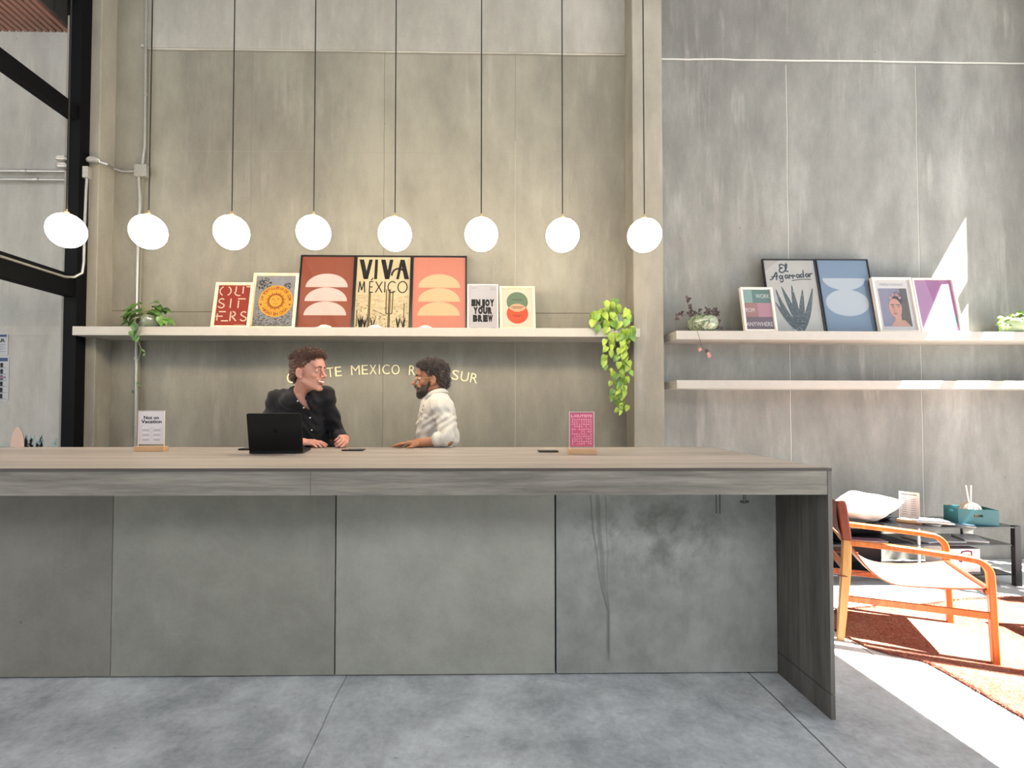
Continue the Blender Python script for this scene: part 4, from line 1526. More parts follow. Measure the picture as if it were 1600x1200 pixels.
# hair
def hair_cap(f, H, fr_z=.050, nape=-.045, top=.0, side=.0):
    k = H.k
    f.ell(H(0, -.022, .060 + top), (.080 * k, .101 * k, .080 * k), H.R, .01)
    f.ell(H(0, -.055, .000), (.074 * k, .064 * k, .075 * k), H.R, .02)
xs = spacing(H1.o[0] - .15, H1.o[0] + .15, .003)
f = Field(xs, spacing(H1.o[1] - .15, H1.o[1] + .15, .003), spacing(H1.o[2] - .14, H1.o[2] + .18, .003))
hair_cap(f, H1, top=.004)
f.ell(H1(0, .035, .108), (.062, .056, .034), H1.R, .02)      # swept-up front
for sx in (-1, 1):
    f.cone(H1(sx * .074, .022, .05), H1(sx * .073, .022, .005), .012, .006, .012)   # sideburn
def cutface(f, H, hz=.072, fy=.035, nz=-.05):
    f.plane(H(0, .045, hz), H.R @ np.array([0, .75, -.8]), .006)
    f.plane(H(0, fy, 0), H.R @ np.array([0, 1, 0]), .004, lo=[-9, -9, -9], hi=[9, 9, H(0, 0, hz - .012)[2]])
    f.plane(H(0, -.03, nz), H.R @ np.array([0, .35, -1]), .01)
    for sx in (-1, 1):
        f.ell(H(sx * .080, -.002, -.008), (.02, .022, .034), H.R, .005, 's')
cutface(f, H1, .070, .036, -.052)
f.ripple(lambda X, Y, Z: .0035 * (np.sin(X * 210 + Z * 160) * np.sin(Y * 190 + X * 90) + .6 * np.sin(Z * 330 + Y * 210 + X * 60)))
hair1 = skin('hair', f, [m_hair1], per1, origin=o1)
def add_locks(hair, n, L, r, flow, zmin, rnd, mt, rise, bend):
    c, nr = surf(hair)
    keep = c[:, 2] > zmin
    st = strands(c[keep], nr[keep], rnd, n, L, r, flow, rise, bend)
    o = st.build('locks', mt, hair, smooth=True, angle=9)
    return o
up1 = Vector(H1.R[:, 2]); fw1 = Vector(H1.R[:, 1])
c1 = Vector(H1(0, 0, .06)) - o1
add_locks(hair1, 2600, .034, .0020, lambda p: fw1 * .7 + up1 * .35 + Vector((math.sin(p.z * 90), math.cos(p.x * 110), 0)) * .4, c1.z + .018, random.Random(5), m_hair1, .42, .55)
add_locks(hair1, 1800, .012, .0018, lambda p: -up1 * .6 - fw1 * .6, c1.z - .12, random.Random(6), m_hair1, .25, .3)

# black shirt
m_shirt1 = mat('black_linen', '17161a', 0.75, spec=0.25, noise=0.2, nscale=90, bump=0.35, bscale=160, sheen=0.1)
f = Field(spacing(-1.52, -0.66, .0055), spacing(2.98, 3.74, .0055), spacing(.82, 1.50, .0055))
torso_forms(f, pel1 + np.array([0, 0, .02]), chest1, neck1 + np.array([0, .01, -.045]), (shA, shB), TF, infl=.016, w=.90)
f.cone(neck1 + np.array([-.002, .015, -.06]), neck1 + np.array([-.002, .018, -.002]), .088, .066, .035)
f.ell(neck1 + np.array([0, -.005, -.075]), (.125, .095, .07), TF, .03)
arms1(f, sleeves=True)
f.ripple(lambda X, Y, Z: .0026 * np.sin(X * 46 + Z * 30 + 2 * np.sin(Z * 22)) * np.sin(Z * 38 - X * 18) + .0028 * np.sin(Z * 90 + X * 55 + 3 * np.sin(X * 30 + Y * 10)))
f.plane((0, 0, 1.050), (0, 0, -1), .004, lo=[-9, 2, -9], hi=[9, 3.155, 1.2])
vb = np.array(P(481, 641, 3.13))          # bottom of the open neck
nk = neck1
f.plane(nk + np.array([0, 0, .016]), (0.0, -.25, 1), .004)
lo, hi = [-1.25, 2.9, vb[2]], [-.90, 3.24, 1.6]
# wedge-shaped neck opening
w_ = f._win(lo, hi)
sl, X, Y, Z = w_
hgt = np.clip(Z - vb[2], 0, None)
hw_ = .004 + hgt * .33
cxv = vb[0] + (neck1[0] - vb[0]) * hgt / max(.02, neck1[2] - vb[2])
dd = (np.abs(X - cxv) - hw_) + 0 * Y
f.F[sl] = np.maximum(f.F[sl], -dd.astype(np.float32))
shirt1 = skin('shirt', f, [m_shirt1], per1, origin=o1)
# collar: a standing band that folds out along the opening
def collar(par, neck, org, th0, th1, r_in, ry, h, drop, mt, lean=(0, 0, 0), fold=.022):
    m = MB()
    m.keep = True
    n = 28
    rows = []
    L_ = Vector(lean)
    for i in range(n + 1):
        u = i / n
        th = th0 + (th1 - th0) * u
        e_ = abs(u - .5) * 2
        ca, sa = math.cos(th), math.sin(th)
        base = Vector((neck[0] + r_in * ca, neck[1] + ry * sa, neck[2] - drop * e_ ** 3))
        topv = base + Vector((-ca * .004, -sa * .004, h * (1 - .35 * e_ ** 4))) + L_ * h
        outv = topv + Vector((ca * .012, sa * .012, -.003))
        tip = topv + Vector((ca * fold, sa * fold, -h * (1.0 + .45 * e_ ** 4)))
        rows.append([base - Vector((0, 0, .012)), base, topv, outv, tip])
    vs = [v - Vector(org) for r_ in rows for v in r_]
    fs = [(i * 5 + j, i * 5 + j + 1, i * 5 + j + 6, i * 5 + j + 5) for i in range(n) for j in range(4)]
    m.add(vs, fs)
    o = m.build('collar', mt, par, smooth=True, angle=9)
    s_ = o.modifiers.new('thick', 'SOLIDIFY')
    s_.thickness = .003
    return o
collar(shirt1, neck1 + np.array([-.002, .016, .004]), o1, math.radians(-60), math.radians(238), .070, .066, .030, .045, m_shirt1, fold=.030)
m_btn = mat('white_button', 'f2efe8', 0.3)
for (bx, by) in ((465, 626.5), (472, 624.8), (474.5, 637), (484.5, 652.7), (487, 672)):
    try:
        q, nn = on_surface(shirt1, bx, by, o1, .002)
        MB().ball(q, .0052, 12).build('button', m_btn, shirt1, smooth=True)
    except Exception:
        pass
# watch strap on the near wrist and trousers
MB().tube([Vector(wrA) - o1 + Vector((-.012, 0, 0)), Vector(wrA) - o1 + Vector((.006, 0, 0))], .0285, 16).build('wristband', mat('wristband', '2a1512', 0.6), per1, smooth=True)
m_trs = mat('dark_trousers', '22252c', 0.85)
def trousers(par, pel, feet, org, R):
    f = Field(spacing(pel[0] - .3, pel[0] + .3, .011), spacing(pel[1] - .25, pel[1] + .25, .011), spacing(.03, 1.0, .012))
    legs(f, pel, feet, .018)
    f.ell(pel, (.180, .130, .12), R, .04)
    f.plane((0, 0, .985), (0, 0, 1))
    skin('trousers', f, [m_trs], par, origin=org)
    for ft in feet:
        shoe(par, ft, (0, -1), org)
def shoe(par, ft, d, org):
    f = Field(spacing(ft[0] - .25, ft[0] + .25, .008), spacing(ft[1] - .25, ft[1] + .25, .008), spacing(-.02, .14, .008))
    f.cone((ft[0] - d[0] * .03, ft[1] - d[1] * .03, .045), (ft[0] + d[0] * .14, ft[1] + d[1] * .14, .034), .044, .034, .02)
    f.plane((0, 0, .002), (0, 0, -1), .003)
    skin('shoe', f, [mat('shoe_leather', '2b2320', 0.5)], par, origin=org)
trousers(per1, pel1, [(-1.22, 3.52, 0), (-.99, 3.50, 0)], o1, TF)

# ================================================================== person in a white shirt, seen from the side
o2 = Vector((-0.27, 3.44, 0.0))
per2 = thing('person', 'bearded person in a white shirt and glasses standing side-on with a forearm on the counter', 'person', o2)
face2 = Vector((-1, -.10, -.03))
R2 = basis(face2, (0, 0, 1))
K2 = 1.0
ear2 = np.array(P(676.5, 594.5, 3.27))
# the near ear is on the subject's left
H2 = Loc(ear2 - R2 @ (np.array([-.078, -.012, .0]) * K2), R2, K2)
neck2 = np.array(P(680, 619, 3.37))
neck2[1] = H2.o[1]
T2 = basis((-1, -.12, 0))
pel2, chest2 = np.array((-.25, 3.42, .93)), np.array(P(682, 650, 3.39))
sN, sF = np.array(P(690, 636, 3.22)), np.array((P(690, 636, 3.22).x - .02, 3.56, P(690, 636, 3.22).z))
eN, wN = np.array(P(699, 690, 3.13)), np.array(P(655, 692, 3.115))
eN[2] = 1.046 + .045
wN[2] = 1.046 + .029
eF, wF = np.array((-.16, 3.46, 1.06)), np.array((-.36, 3.215, 1.045 + .027))
f = Field(spacing(-.58, 0.02, .0065, [(-.52, -.14, .0029)]), spacing(3.02, 3.72, .008, [(3.05, 3.46, .003)]), spacing(0.0, 1.70, .009, [(1.03, 1.15, .0028), (1.15, 1.37, .006), (1.37, 1.64, .0024)]))
torso_forms(f, pel2, chest2, neck2, (sN, sF), T2, w=.95)
ft2 = [(-.25, 3.31, 0), (-.25, 3.53, 0)]
def legs2(f, infl=0.0):
    for ft in ft2:
        hip = np.array([ft[0], ft[1], .88])
        f.chain([hip, np.array([ft[0] - .015, ft[1], .47]), np.array([ft[0], ft[1], .08])], [.085 + infl, .056 + infl, .038 + infl], .03)
legs2(f)
for ft in ft2:
    f.cone((ft[0] + .03, ft[1], .04), (ft[0] - .14, ft[1], .028), .036, .027, .02)
f.chain([sN, eN, wN], [.046, .036, .0245], .02)
f.chain([sF, eF, wF], [.046, .036, .0245], .02)
f.cone(H2(0, -.030, -.045), neck2 + np.array([.01, 0, -.01]), .054, .058, .02)
head_forms(f, H2, brow=1.15, nose=.007)
hand_forms(f, wN, (-1, -.05, -.02), (0, 0, -1), 1, [.10, .13, .16, .2], .94, thumb_in=.35)
hand_forms(f, wF, (-1, -.25, -.02), (0, 0, -1), -1, [.15, .2, .2, .25], .92, thumb_in=.35)
f.plane((0, 0, 1.0468), (0, 0, -1), .003, lo=[-9, 2, 1.0], hi=[9, 3.156, 1.2])
def pick2(c):
    l = H2.inv(c)
    return ((np.abs(l[:, 0]) < .021) & (l[:, 1] > .088) & (l[:, 2] > -.061) & (l[:, 2] < -.038)).astype(int)
body2 = skin('body', f, [m_skin2, m_lip], per2, pick2, origin=o2)
eyes(H2, body2, o2)
m_hair2 = mat('dark_hair', '30211a', 0.55, noise=0.35, nscale=60, sheen=0.2)
for sx in (-1, 1):
    bm_ = MB()
    bm_.tube([Vector(H2(sx * x, y, z)) - o2 for x, y, z in ((.010, .098, .036), (.024, .0965, .043), (.037, .086, .042), (.046, .074, .036))], [.0035, .0048, .004, .0015], 6)
    bm_.build('eyebrow', m_hair2, per2, smooth=True)
f = Field(spacing(H2.o[0] - .16, H2.o[0] + .16, .003), spacing(H2.o[1] - .15, H2.o[1] + .15, .003), spacing(H2.o[2] - .14, H2.o[2] + .18, .003))
hair_cap(f, H2, top=.006)
f.ell(H2(0, .030, .098), (.060, .058, .034), H2.R, .02)
f.ell(H2(0, -.060, .03), (.078, .062, .08), H2.R, .02)
for sx in (-1, 1):
    f.cone(H2(sx * .073, .020, .05), H2(sx * .071, .022, -.01), .012, .007, .012)
cutface(f, H2, .068, .034, -.070)
f.ripple(lambda X, Y, Z: .004 * (np.sin(X * 190 + Z * 150) * np.sin(Y * 190 + Z * 90) + .6 * np.sin(Z * 300 + Y * 180 + X * 80)))
hair2 = skin('hair', f, [m_hair2], per2, origin=o2)
up2 = Vector(H2.R[:, 2]); fw2 = Vector(H2.R[:, 1])
c2 = Vector(H2(0, 0, .06)) - o2
add_locks(hair2, 2600, .032, .0021, lambda p: fw2 * .4 + up2 * .3 + Vector((math.sin(p.z * 120), math.cos(p.y * 130), 0)) * .6, c2.z + .005, random.Random(8), m_hair2, .45, .6)
add_locks(hair2, 1800, .024, .0020, lambda p: -up2 - fw2 * .5, c2.z - .14, random.Random(9), m_hair2, .3, .3)
# beard and moustache
f = Field(spacing(H2.o[0] - .15, H2.o[0] + .1, .0027), spacing(H2.o[1] - .1, H2.o[1] + .1, .0027), spacing(H2.o[2] - .15, H2.o[2] + .02, .0027))
BE = lambda c, r, b=.01, op='u': f.ell(H2(*c), r, H2.R, b, op)
BE((0, .077, -.088), (.029, .025, .030))
BE((0, .052, -.074), (.044, .042, .028))
for sx in (-1, 1):
    f.cone(H2(sx * .066, .012, -.010), H2(sx * .050, .038, -.062), .008, .014, .014)
    f.ell(H2(sx * .046, .050, -.052), (.014, .024, .022), H2.R, .012)
    f.cone(H2(sx * .050, .040, -.066), H2(sx * .026, .078, -.070), .012, .014, .014)
    f.cone(H2(0, .1035, -.033), H2(sx * .028, .089, -.045), .0075, .0065, .006)
    f.cone(H2(sx * .027, .086, -.045), H2(sx * .026, .082, -.066), .005, .008, .006)
f.ell(H2(0, .100, -.049), (.020, .012, .0085), H2.R, .003, 's')
f.ripple(lambda X, Y, Z: .0018 * np.sin(X * 400 + Z * 300) * np.sin(Y * 380 + Z * 200))
beard = skin('beard', f, [m_hair2], per2, origin=o2)
c, nr = surf(beard)
strands(c, nr, random.Random(3), 2600, .009, .0012, lambda p: -up2 + fw2 * .3, .3, .3).build('beard_hairs', m_hair2, beard, smooth=True, angle=9)
# clear-rimmed glasses
m_rim = mat('pale_gold_rim', 'd8c08a', 0.3, 0.6)
gl = MB()
for sx in (-1, 1):
    cc = [Vector(H2(sx * .032 + .020 * math.cos(a), .101 - abs(sx * .032 + .020 * math.cos(a)) * .10, .014 + .017 * math.sin(a))) - o2 for a in [i / 20 * 6.2832 for i in range(21)]]
    gl.tube(cc, .0013, 6, cap=False)
    gl.tube([Vector(H2(sx * .052, .096, .020)) - o2, Vector(H2(sx * .074, .060, .018)) - o2, Vector(H2(sx * .080, -.008, .020)) - o2, Vector(H2(sx * .078, -.022, .006)) - o2], .0016, 6)
gl.tube([Vector(H2(-.012, .100, .018)) - o2, Vector(H2(0, .106, .021)) - o2, Vector(H2(.012, .100, .018)) - o2], .0015, 6)
gl.build('glasses', m_rim, per2, smooth=True)
# white shirt with rolled sleeves
m_shirt2 = mat('white_cotton', 'cbc7bd', 0.85, spec=0.2, noise=0.06, nscale=120, bump=0.25, bscale=140)
f = Field(spacing(-.52, 0.06, .005), spacing(3.04, 3.74, .005), spacing(.80, 1.46, .005))
torso_forms(f, pel2 + np.array([0, 0, .0]), chest2, neck2, (sN, sF), T2, infl=.020, w=.97, belly=.006)
f.ell(neck2 + np.array([.02, 0, -.01]), (.07, .09, .045), None, .03)
for s_, e_, w2 in ((sN, eN, wN), (sF, eF, wF)):
    f.chain([s_, (s_ + e_) / 2 + np.array([.012, 0, 0]), e_ + np.array([.0, 0, .02])], [.062, .058, .054], .025)
    d_ = (w2 - e_) / np.linalg.norm(w2 - e_)
    a_ = e_ + d_ * .01
    f.cone(e_ + np.array([0, 0, .012]), e_ + d_ * .042 + np.array([0, 0, .006]), .050, .046, .01)
    for q_, rr_ in ((.026, .053), (.048, .050)):
        c_ = e_ + d_ * q_ + np.array([0, 0, .008])
        f.cone(c_, c_ + d_ * .012, rr_, rr_, .003)
f.ripple(lambda X, Y, Z: .0045 * np.sin(Z * 46 + X * 40 + 2 * np.sin(Z * 20 + Y * 14)) * np.sin(X * 46 - Z * 22) + .0030 * np.sin(Z * 70 - X * 90 + 3 * np.sin(Z * 26)) + .0035 * np.abs(np.sin(X * 60 + Z * 24 + 1.5 * np.sin(Z * 30))) ** .5)
f.cone(neck2 + np.array([.012, 0, -.02]), neck2 + np.array([.010, 0, .02]), .080, .064, .02)
f.plane(neck2 + np.array([0, 0, .030]), (-.38, 0, 1), .004)
f.plane((0, 0, 1.053), (0, 0, -1), .004, lo=[-9, 2, -9], hi=[9, 3.155, 1.2])
shirt2 = skin('shirt', f, [m_shirt2], per2, origin=o2)
collar(shirt2, neck2 + np.array([.010, 0, .024]), o2, math.radians(-155), math.radians(155), .064, .066, .030, .045, m_shirt2, lean=(-.2, 0, 0), fold=.030)
MB().box(-.045, .045, -.003, .0, -.012, .012).build  # (pocket flap is added below)
try:
    q, nn = on_surface(shirt2, 667, 650, o2, .001)
    pk = MB().box(-.024, .024, -.004, .004, -.010, .010)
    pk.build('pocket_flap', m_shirt2, shirt2, loc=q, rot=(0, -.15, -.1), bevel=.002)
    for bx, by in ((659, 652), (660.5, 640), (662, 634)):
        q, nn = on_surface(shirt2, bx, by, o2, .001)
        MB().ball(q, .0045, 10).build('button', mat('brown_button', '6e5a48', 0.4), shirt2, smooth=True)
except Exception:
    pass
# loose lace hanging at the front
fx = P(658, 640, 3.36)
MB().tube([Vector(P(660, 633, 3.34)) - o2, Vector(P(655.5, 642, 3.33)) - o2, Vector(P(654, 649, 3.33)) - o2, Vector(P(658, 650, 3.33)) - o2, Vector(P(660, 641, 3.34)) - o2], .0014, 6).build('lace', mat('lace', 'c9bfa8', 0.7), shirt2, smooth=True)
MB().tube([Vector(P(660, 648, 3.34)) - o2, Vector(P(655, 660, 3.33)) - o2, Vector(P(653, 672, 3.33)) - o2], .0014, 6).build('lace', mat('lace', 'c9bfa8', 0.7), shirt2, smooth=True)
f = Field(spacing(-.50, 0.0, .011), spacing(3.15, 3.70, .011), spacing(.03, 1.0, .012))
legs2(f, .018)
f.ell(pel2 + np.array([0, 0, -.02]), (.17, .125, .12), T2, .04)
f.plane((0, 0, .95), (0, 0, 1))
skin('trousers', f, [m_trs], per2, origin=o2)
for ft in ft2:
    shoe(per2, ft, (-1, 0), o2)
# ------------------------------------------------------------------ things on the counter
m_oakblock = mat('beech_block', 'c9a177', 0.5, noise=0.1, nscale=30, stretch=(1, 6, 6))
m_acr = glass('clear_acrylic', gloss=0.05)
m_acr_edge = mat('acrylic_edge', 'e9ddd2', 0.2)
def sign_holder(label, p, w, h, art, yaw=0.0, bw=None, bd=.055, bh=.028, k=1.0):
    t = thing('sign_holder', label, 'sign', p, (0, 0, yaw))
    bw = bw or w * 1.06
    MB().box(-bw / 2, bw / 2, -bd / 2, bd / 2, 0, bh).build('base', m_oakblock, t, bevel=.0015)
    e = .0022
    hw = w / 2
    MB().box(-hw, -hw + e, -.003, .003, bh - .004, h).box(hw - e, hw, -.003, .003, bh - .004, h).box(-hw + e, hw - e, -.003, .003, h - e, h).build('acrylic_rim', m_acr_edge, t)
    MB().add([(-hw, -.0031, bh), (hw, -.0031, bh), (hw, -.0031, h), (-hw, -.0031, h)], [(0, 1, 2, 3)]).build('acrylic_pane', m_acr, t)
    pm = MB()
    pm.keep = True
    mats = art(pm, hw - .004, bh + (h - bh) * .06, h - .004)
    pm.build('sheet', mats, t)
    return t
def art_vacation(pm, iw, z0, z1):
    paper(pm, iw, z0, z1)
    H = z1 - z0
    pm.text('Not on', -iw * .02, z0 + H * .76, H * .10, 1, 1, bold=.03, width=iw * 1.2)
    pm.text('Vacation', 0, z0 + H * .64, H * .10, 1, 1, bold=.03, width=iw * 1.65)
    for r_ in range(3):
        for c_ in range(2):
            x, z = iw * (-.45 + .9 * c_), z0 + H * (.47 - .145 * r_)
            pm.disc(x, z, iw * .34, 1, 2, 10, 170, rz=H * .05)
            for q in range(2):
                pm.stroke([(x - iw * .26, z - H * (.03 + .035 * q)), (x + iw * .26, z - H * (.03 + .035 * q))], H * .012, 1, 3)
    return [mat('sheet_white', 'ddd6d6', .6), K_INK, mat('sheet_pink', 'efe4e2', .6), mat('sheet_grey', '8d8688', .6)]
def art_pattern(pm, iw, z0, z1):
    paper(pm, iw, z0, z1)
    H = z1 - z0
    rnd = random.Random(12)
    pm.text('L.OUTSITE', 0, z0 + H * .865, H * .07, 1, 1, width=iw * 1.78, bold=.02)
    rows, cols = 11, 9
    for r_ in range(rows):
        for c_ in range(cols):
            if rnd.random() < .08:
                continue
            x = -iw * .88 + iw * 1.76 * (c_ + .5) / cols
            z = z0 + H * (.05 + .78 * (r_ + .5) / rows)
            a = rnd.choice([0, .8, 1.57, 2.4])
            L = H * .032
            k = rnd.random()
            if k < .5:
                pm.stroke([(x - L * math.cos(a), z - L * math.sin(a)), (x + L * math.cos(a), z + L * math.sin(a))], H * .013, 1, 1)
            elif k < .75:
                pm.stroke([(x - L * math.cos(a), z - L * math.sin(a)), (x, z + L * .4), (x + L * math.cos(a), z - L * math.sin(a))], H * .012, 1, 1)
            else:
                pts = []
                for q in range(10):
                    rr_ = L * (.9 if q % 2 == 0 else .4)
                    pts.append((x + rr_ * math.cos(q * .628 + a), z + rr_ * math.sin(q * .628 + a)))
                pm.flat(pts, 1, 1)
    return [mat('raspberry', 'cc5577', .6), mat('pink_mark', 'ffc3cd', .6)]
def ctop(px, py): return PZ(px, py, ZT)
a, b = ctop(213, 706.5), ctop(258, 706.5)
pz = ctop(236, 705)
pz.z += .0003
k_ = (pz.y) / F
sign_holder('clear acrylic sign reading Not on Vacation in a beech block', pz, 39 * k_, 62.5 * k_, art_vacation, yaw=.05, bw=44 * k_)
pz = ctop(909, 709.5)
pz.z += .0003
k_ = (pz.y) / F
sign_holder('clear acrylic sign with a raspberry pink patterned sheet in a beech block', pz, 39 * k_, 66 * k_, art_pattern, yaw=-.03, bw=43 * k_)

# laptop, seen from behind its lid
m_lap = mat('black_laptop', '0b0b0d', 0.42, 0.5)
hl, hr = ctop(389, 709.5), ctop(473.5, 708.5)
wl = (hr - hl).length
t = thing('laptop', 'open black laptop with its lid back towards the room', 'laptop', ((hl.x + hr.x) / 2, (hl.y + hr.y) / 2, ZT + .0005), (0, 0, math.atan2(hr.y - hl.y, hr.x - hl.x)))
lb = MB().box(-wl / 2, wl / 2, 0, .215, .002, .013).build('base', m_lap, t, bevel=.003, seg=3)
MB().box(-wl / 2 + .03, wl / 2 - .03, .02, .11, .0131, .0140).build('keyboard', mat('keys', '050506', 0.6), lb)
rr = .010
def rrect(x0, x1, z0, z1, r, n=5):
    pts = []
    for cx_, cz_, a0 in ((x1 - r, z1 - r, 0), (x0 + r, z1 - r, 90), (x0 + r, z0 + r, 180), (x1 - r, z0 + r, 270)):
        for i in range(n + 1):
            a = math.radians(a0 + 90 * i / n)
            pts.append((cx_ + r * math.cos(a), cz_ + r * math.sin(a)))
    return pts
lidh = .217
ld = MB().prism(rrect(-wl / 2, wl / 2, 0, lidh, rr), -.003, .003)
ld.v = [(x, -z, y) for x, y, z in ld.v]
lid = ld.build('lid', m_lap, t, loc=(0, .004, .010), rot=(.26, 0, 0), bevel=.0012)
sm = MB().box(-wl / 2 + .006, wl / 2 - .006, .0031, .0034, .01, lidh - .006).build('screen', mat('dim_screen', '202733', 0.15), lid)
em = MB()
em.keep = True
fr_ = [(0.012 * math.sin(a) * (1 + .06 * math.cos(3 * a)), .0125 * math.cos(a) - .0028 * math.exp(-(a - 0) ** 2 * 12) - .0028 * math.exp(-(a - 6.283) ** 2 * 12) + .0016 * math.exp(-(a - 3.14) ** 2 * 12)) for a in [i / 36 * 6.283 for i in range(36)]]
fr_ = [(x, z) for x, z in fr_ if (x - .0135) ** 2 + (z - .001) ** 2 > .0050 ** 2]
em.flat([(x, z + lidh * .55) for x, z in fr_], 0, 0)
em.flat([(.0005, lidh * .55 + .0125), (.004, lidh * .55 + .0195), (.0048, lidh * .55 + .016)], 0, 0)
em.v = [(x, y - .0033, z) for x, y, z in em.v]
em.build('emblem', mat('gloss_black', '020203', 0.08, 0.6), lid)

m_phone = mat('phone_black', '0d0d10', 0.25)
def slabthing(name, label, cat, x0, x1, y, depth, h, m, yaw=0, screen=True):
    a, b = ctop(x0, y), ctop(x1, y)
    w_ = (b - a).length
    t = thing(name, label, cat, ((a.x + b.x) / 2, a.y, ZT + .0005), (0, 0, yaw))
    MB().prism(rrect(-w_ / 2, w_ / 2, 0, depth, .008), 0, h).build('body', m, t, bevel=.001)
    MB().prism(rrect(-w_ / 2 + .003, w_ / 2 - .003, .003, depth - .003, .006), h, h + .0004).build('screen', mat('phone_glass', '08090c', 0.06), t)
slabthing('phone', 'black phone lying on the counter right of the clasped hands', 'phone', 533, 567, 705, .075, .008, m_phone)
slabthing('phone', 'black phone lying on the counter beside the pink sign', 'phone', 842, 873, 707, .072, .008, m_phone)
slabthing('tablet', 'black tablet lying flat half hidden behind the laptop', 'tablet', 371, 402, 704, .10, .010, m_phone)

# ------------------------------------------------------------------ conduits, boxes, notices and mural
m_cond = mat('galvanised_conduit', 'a8a69f', 0.38, 0.6, noise=0.1, nscale=40)
m_jb = mat('cast_box', '9c9a90', 0.5, 0.35, noise=0.15, nscale=60, bump=.2)
YC = YW - .045
cd_ = thing('conduit_run', 'grey metal conduit running up the wall through a square junction box', 'conduit', P(222, 268, YC))
o_ = cd_.location.copy()
def L(*q): return [Vector(P(x, y, Y)) - o_ for x, y, Y in q]
tp = Vector((P(227, 5, YC).x, YC, TOP - .01)) - o_
tp_ = MB().tube([tp] + L((227.5, 80, YC), (226, 230, YC), (224, 245, YC), (222.5, 262, YC)), .0125, 12)
tp_.build('upper_pipe', m_cond, cd_, smooth=True)
bt = Vector((P(212, 690, YC).x, YC, 0.001)) - o_
MB().tube(L((217, 276, YC), (217.5, 290, YC), (219, 310, YC), (219, 325, YC), (217, 340, YC), (215.5, 400, YC), (214.5, 440, YC)), .0135, 12).tube(L((214.5, 440, YC), (213.5, 500, YC), (212.5, 690, YC)) + [bt], .0125, 12).build('lower_pipe', m_cond, cd_, smooth=True)
MB().box(-.052, .052, -.03, .03, -.052, .052).build('junction_box', m_jb, cd_, bevel=.006, seg=3)
MB().tube(L((213, 268, YC), (190, 268, YC), (176, 262, YC - .03), (166, 256, 4.0 - .05), (156, 252.5, 4.0 - .05)), .0115, 12).build('branch_pipe', m_cond, cd_, smooth=True)
for zz in (P(227, 148, YC), P(213, 560, YC)):
    q = zz - o_
    MB().tube([q + Vector((0, 0, -.012)), q + Vector((0, 0, .012))], .017, 12).build('coupling', m_cond, cd_, smooth=True)
cb = thing('conduit_fitting', 'oval conduit fitting on the pillar beside the black mullion', 'conduit', P(147, 250, 3.95))
MB().tube([(-.055, 0, 0), (-.03, 0, 0), (.035, 0, 0), (.055, 0, 0)], [.016, .026, .026, .014], 14).build('body', m_cond, cb, smooth=True)
MB().prism(rrect(-.036, .036, -.016, .016, .014), -.003, .0).build('cover', m_jb, cb, loc=(0, -.0255, 0), rot=(math.pi / 2, 0, 0), bevel=.001)
# cable pipe down the mullion and along the lower beam
yb_ = 3.885
o_ = P(136, 270, yb_)
t = thing('conduit_run', 'thin pale conduit bending off the mullion along the lower black beam', 'conduit', o_)
x_in = xm1 + .012
zmid = (zl0 + zl1) / 2 + .045
crn = P(130, 430, yb_)
MB().tube(L((136, 276, yb_), (134.5, 300, yb_), (132.5, 350, yb_), (131, 410, yb_)) + [Vector((P(131, 420, yb_).x - .004, yb_ - .01, zmid + .05)) - o_, Vector((x_in + .03, yb_ - .03, zmid + .012)) - o_, Vector((x_in, yb_ - .08, zmid)) - o_, Vector((x_in, 3.2, zmid)) - o_, Vector((x_in, 1.5, zmid)) - o_], .0095, 10).build('pipe', m_cond, t, smooth=True)
MB().box(-.022, .022, -.022, .022, -.045, .045).build('junction_box', m_jb, t, bevel=.004)
# horizontal conduits in the room behind the glass
for i, (py, lab) in enumerate(((268, 'upper horizontal conduit on the wall behind the glass'), (281, 'lower horizontal conduit on the wall behind the glass'))):
    a_ = P(106, py, YC)
    t = thing('wall_conduit', lab, 'conduit', a_, group='conduits behind the glass')
    MB().tube([(0, 0, 0), (-1.2, 0, 0)], .0125 if i == 0 else .011, 12).build('pipe', m_cond, t, smooth=True)
    MB().tube([(-.34 + i * .1, 0, 0), (-.38 + i * .1, 0, 0)], .017, 12).build('coupling', m_cond, t, smooth=True)
for i, (px, py, lab) in enumerate(((98, 248, 'upper pale oval conduit fitting left of the mullion'), (99.5, 259.5, 'lower pale oval conduit fitting left of the mullion'))):
    t = thing('conduit_fitting', lab, 'conduit', P(px, py, YP - .03), group='fittings behind the glass')
    MB().tube([(-.05, 0, 0), (-.03, 0, 0), (.03, 0, 0), (.06, 0, 0)], [.014, .023, .023, .014], 14).build('body', m_cond, t, smooth=True)
    MB().prism(rrect(-.034, .034, -.014, .014, .012), -.003, .0).build('cover', mat('cream_cover', 'd8cfc0', .5), t, loc=(0, -.022, 0), rot=(math.pi / 2, 0, 0))
# socket on the wall behind the counter
sp_ = P(200.5, 690.5, YW - .001)
t = thing('wall_socket', 'small white wall socket low beside the conduit', 'socket', sp_)
MB().box(-.045, .045, -.012, 0, -.028, .028).build('cover_plate', mat('white_plastic', 'e9e4d6', .4), t, bevel=.003)
MB().box(-.02, .02, -.014, -.012, -.012, .012).build('outlet_face', mat('white_plastic_b', 'd9d3c4', .4), t)

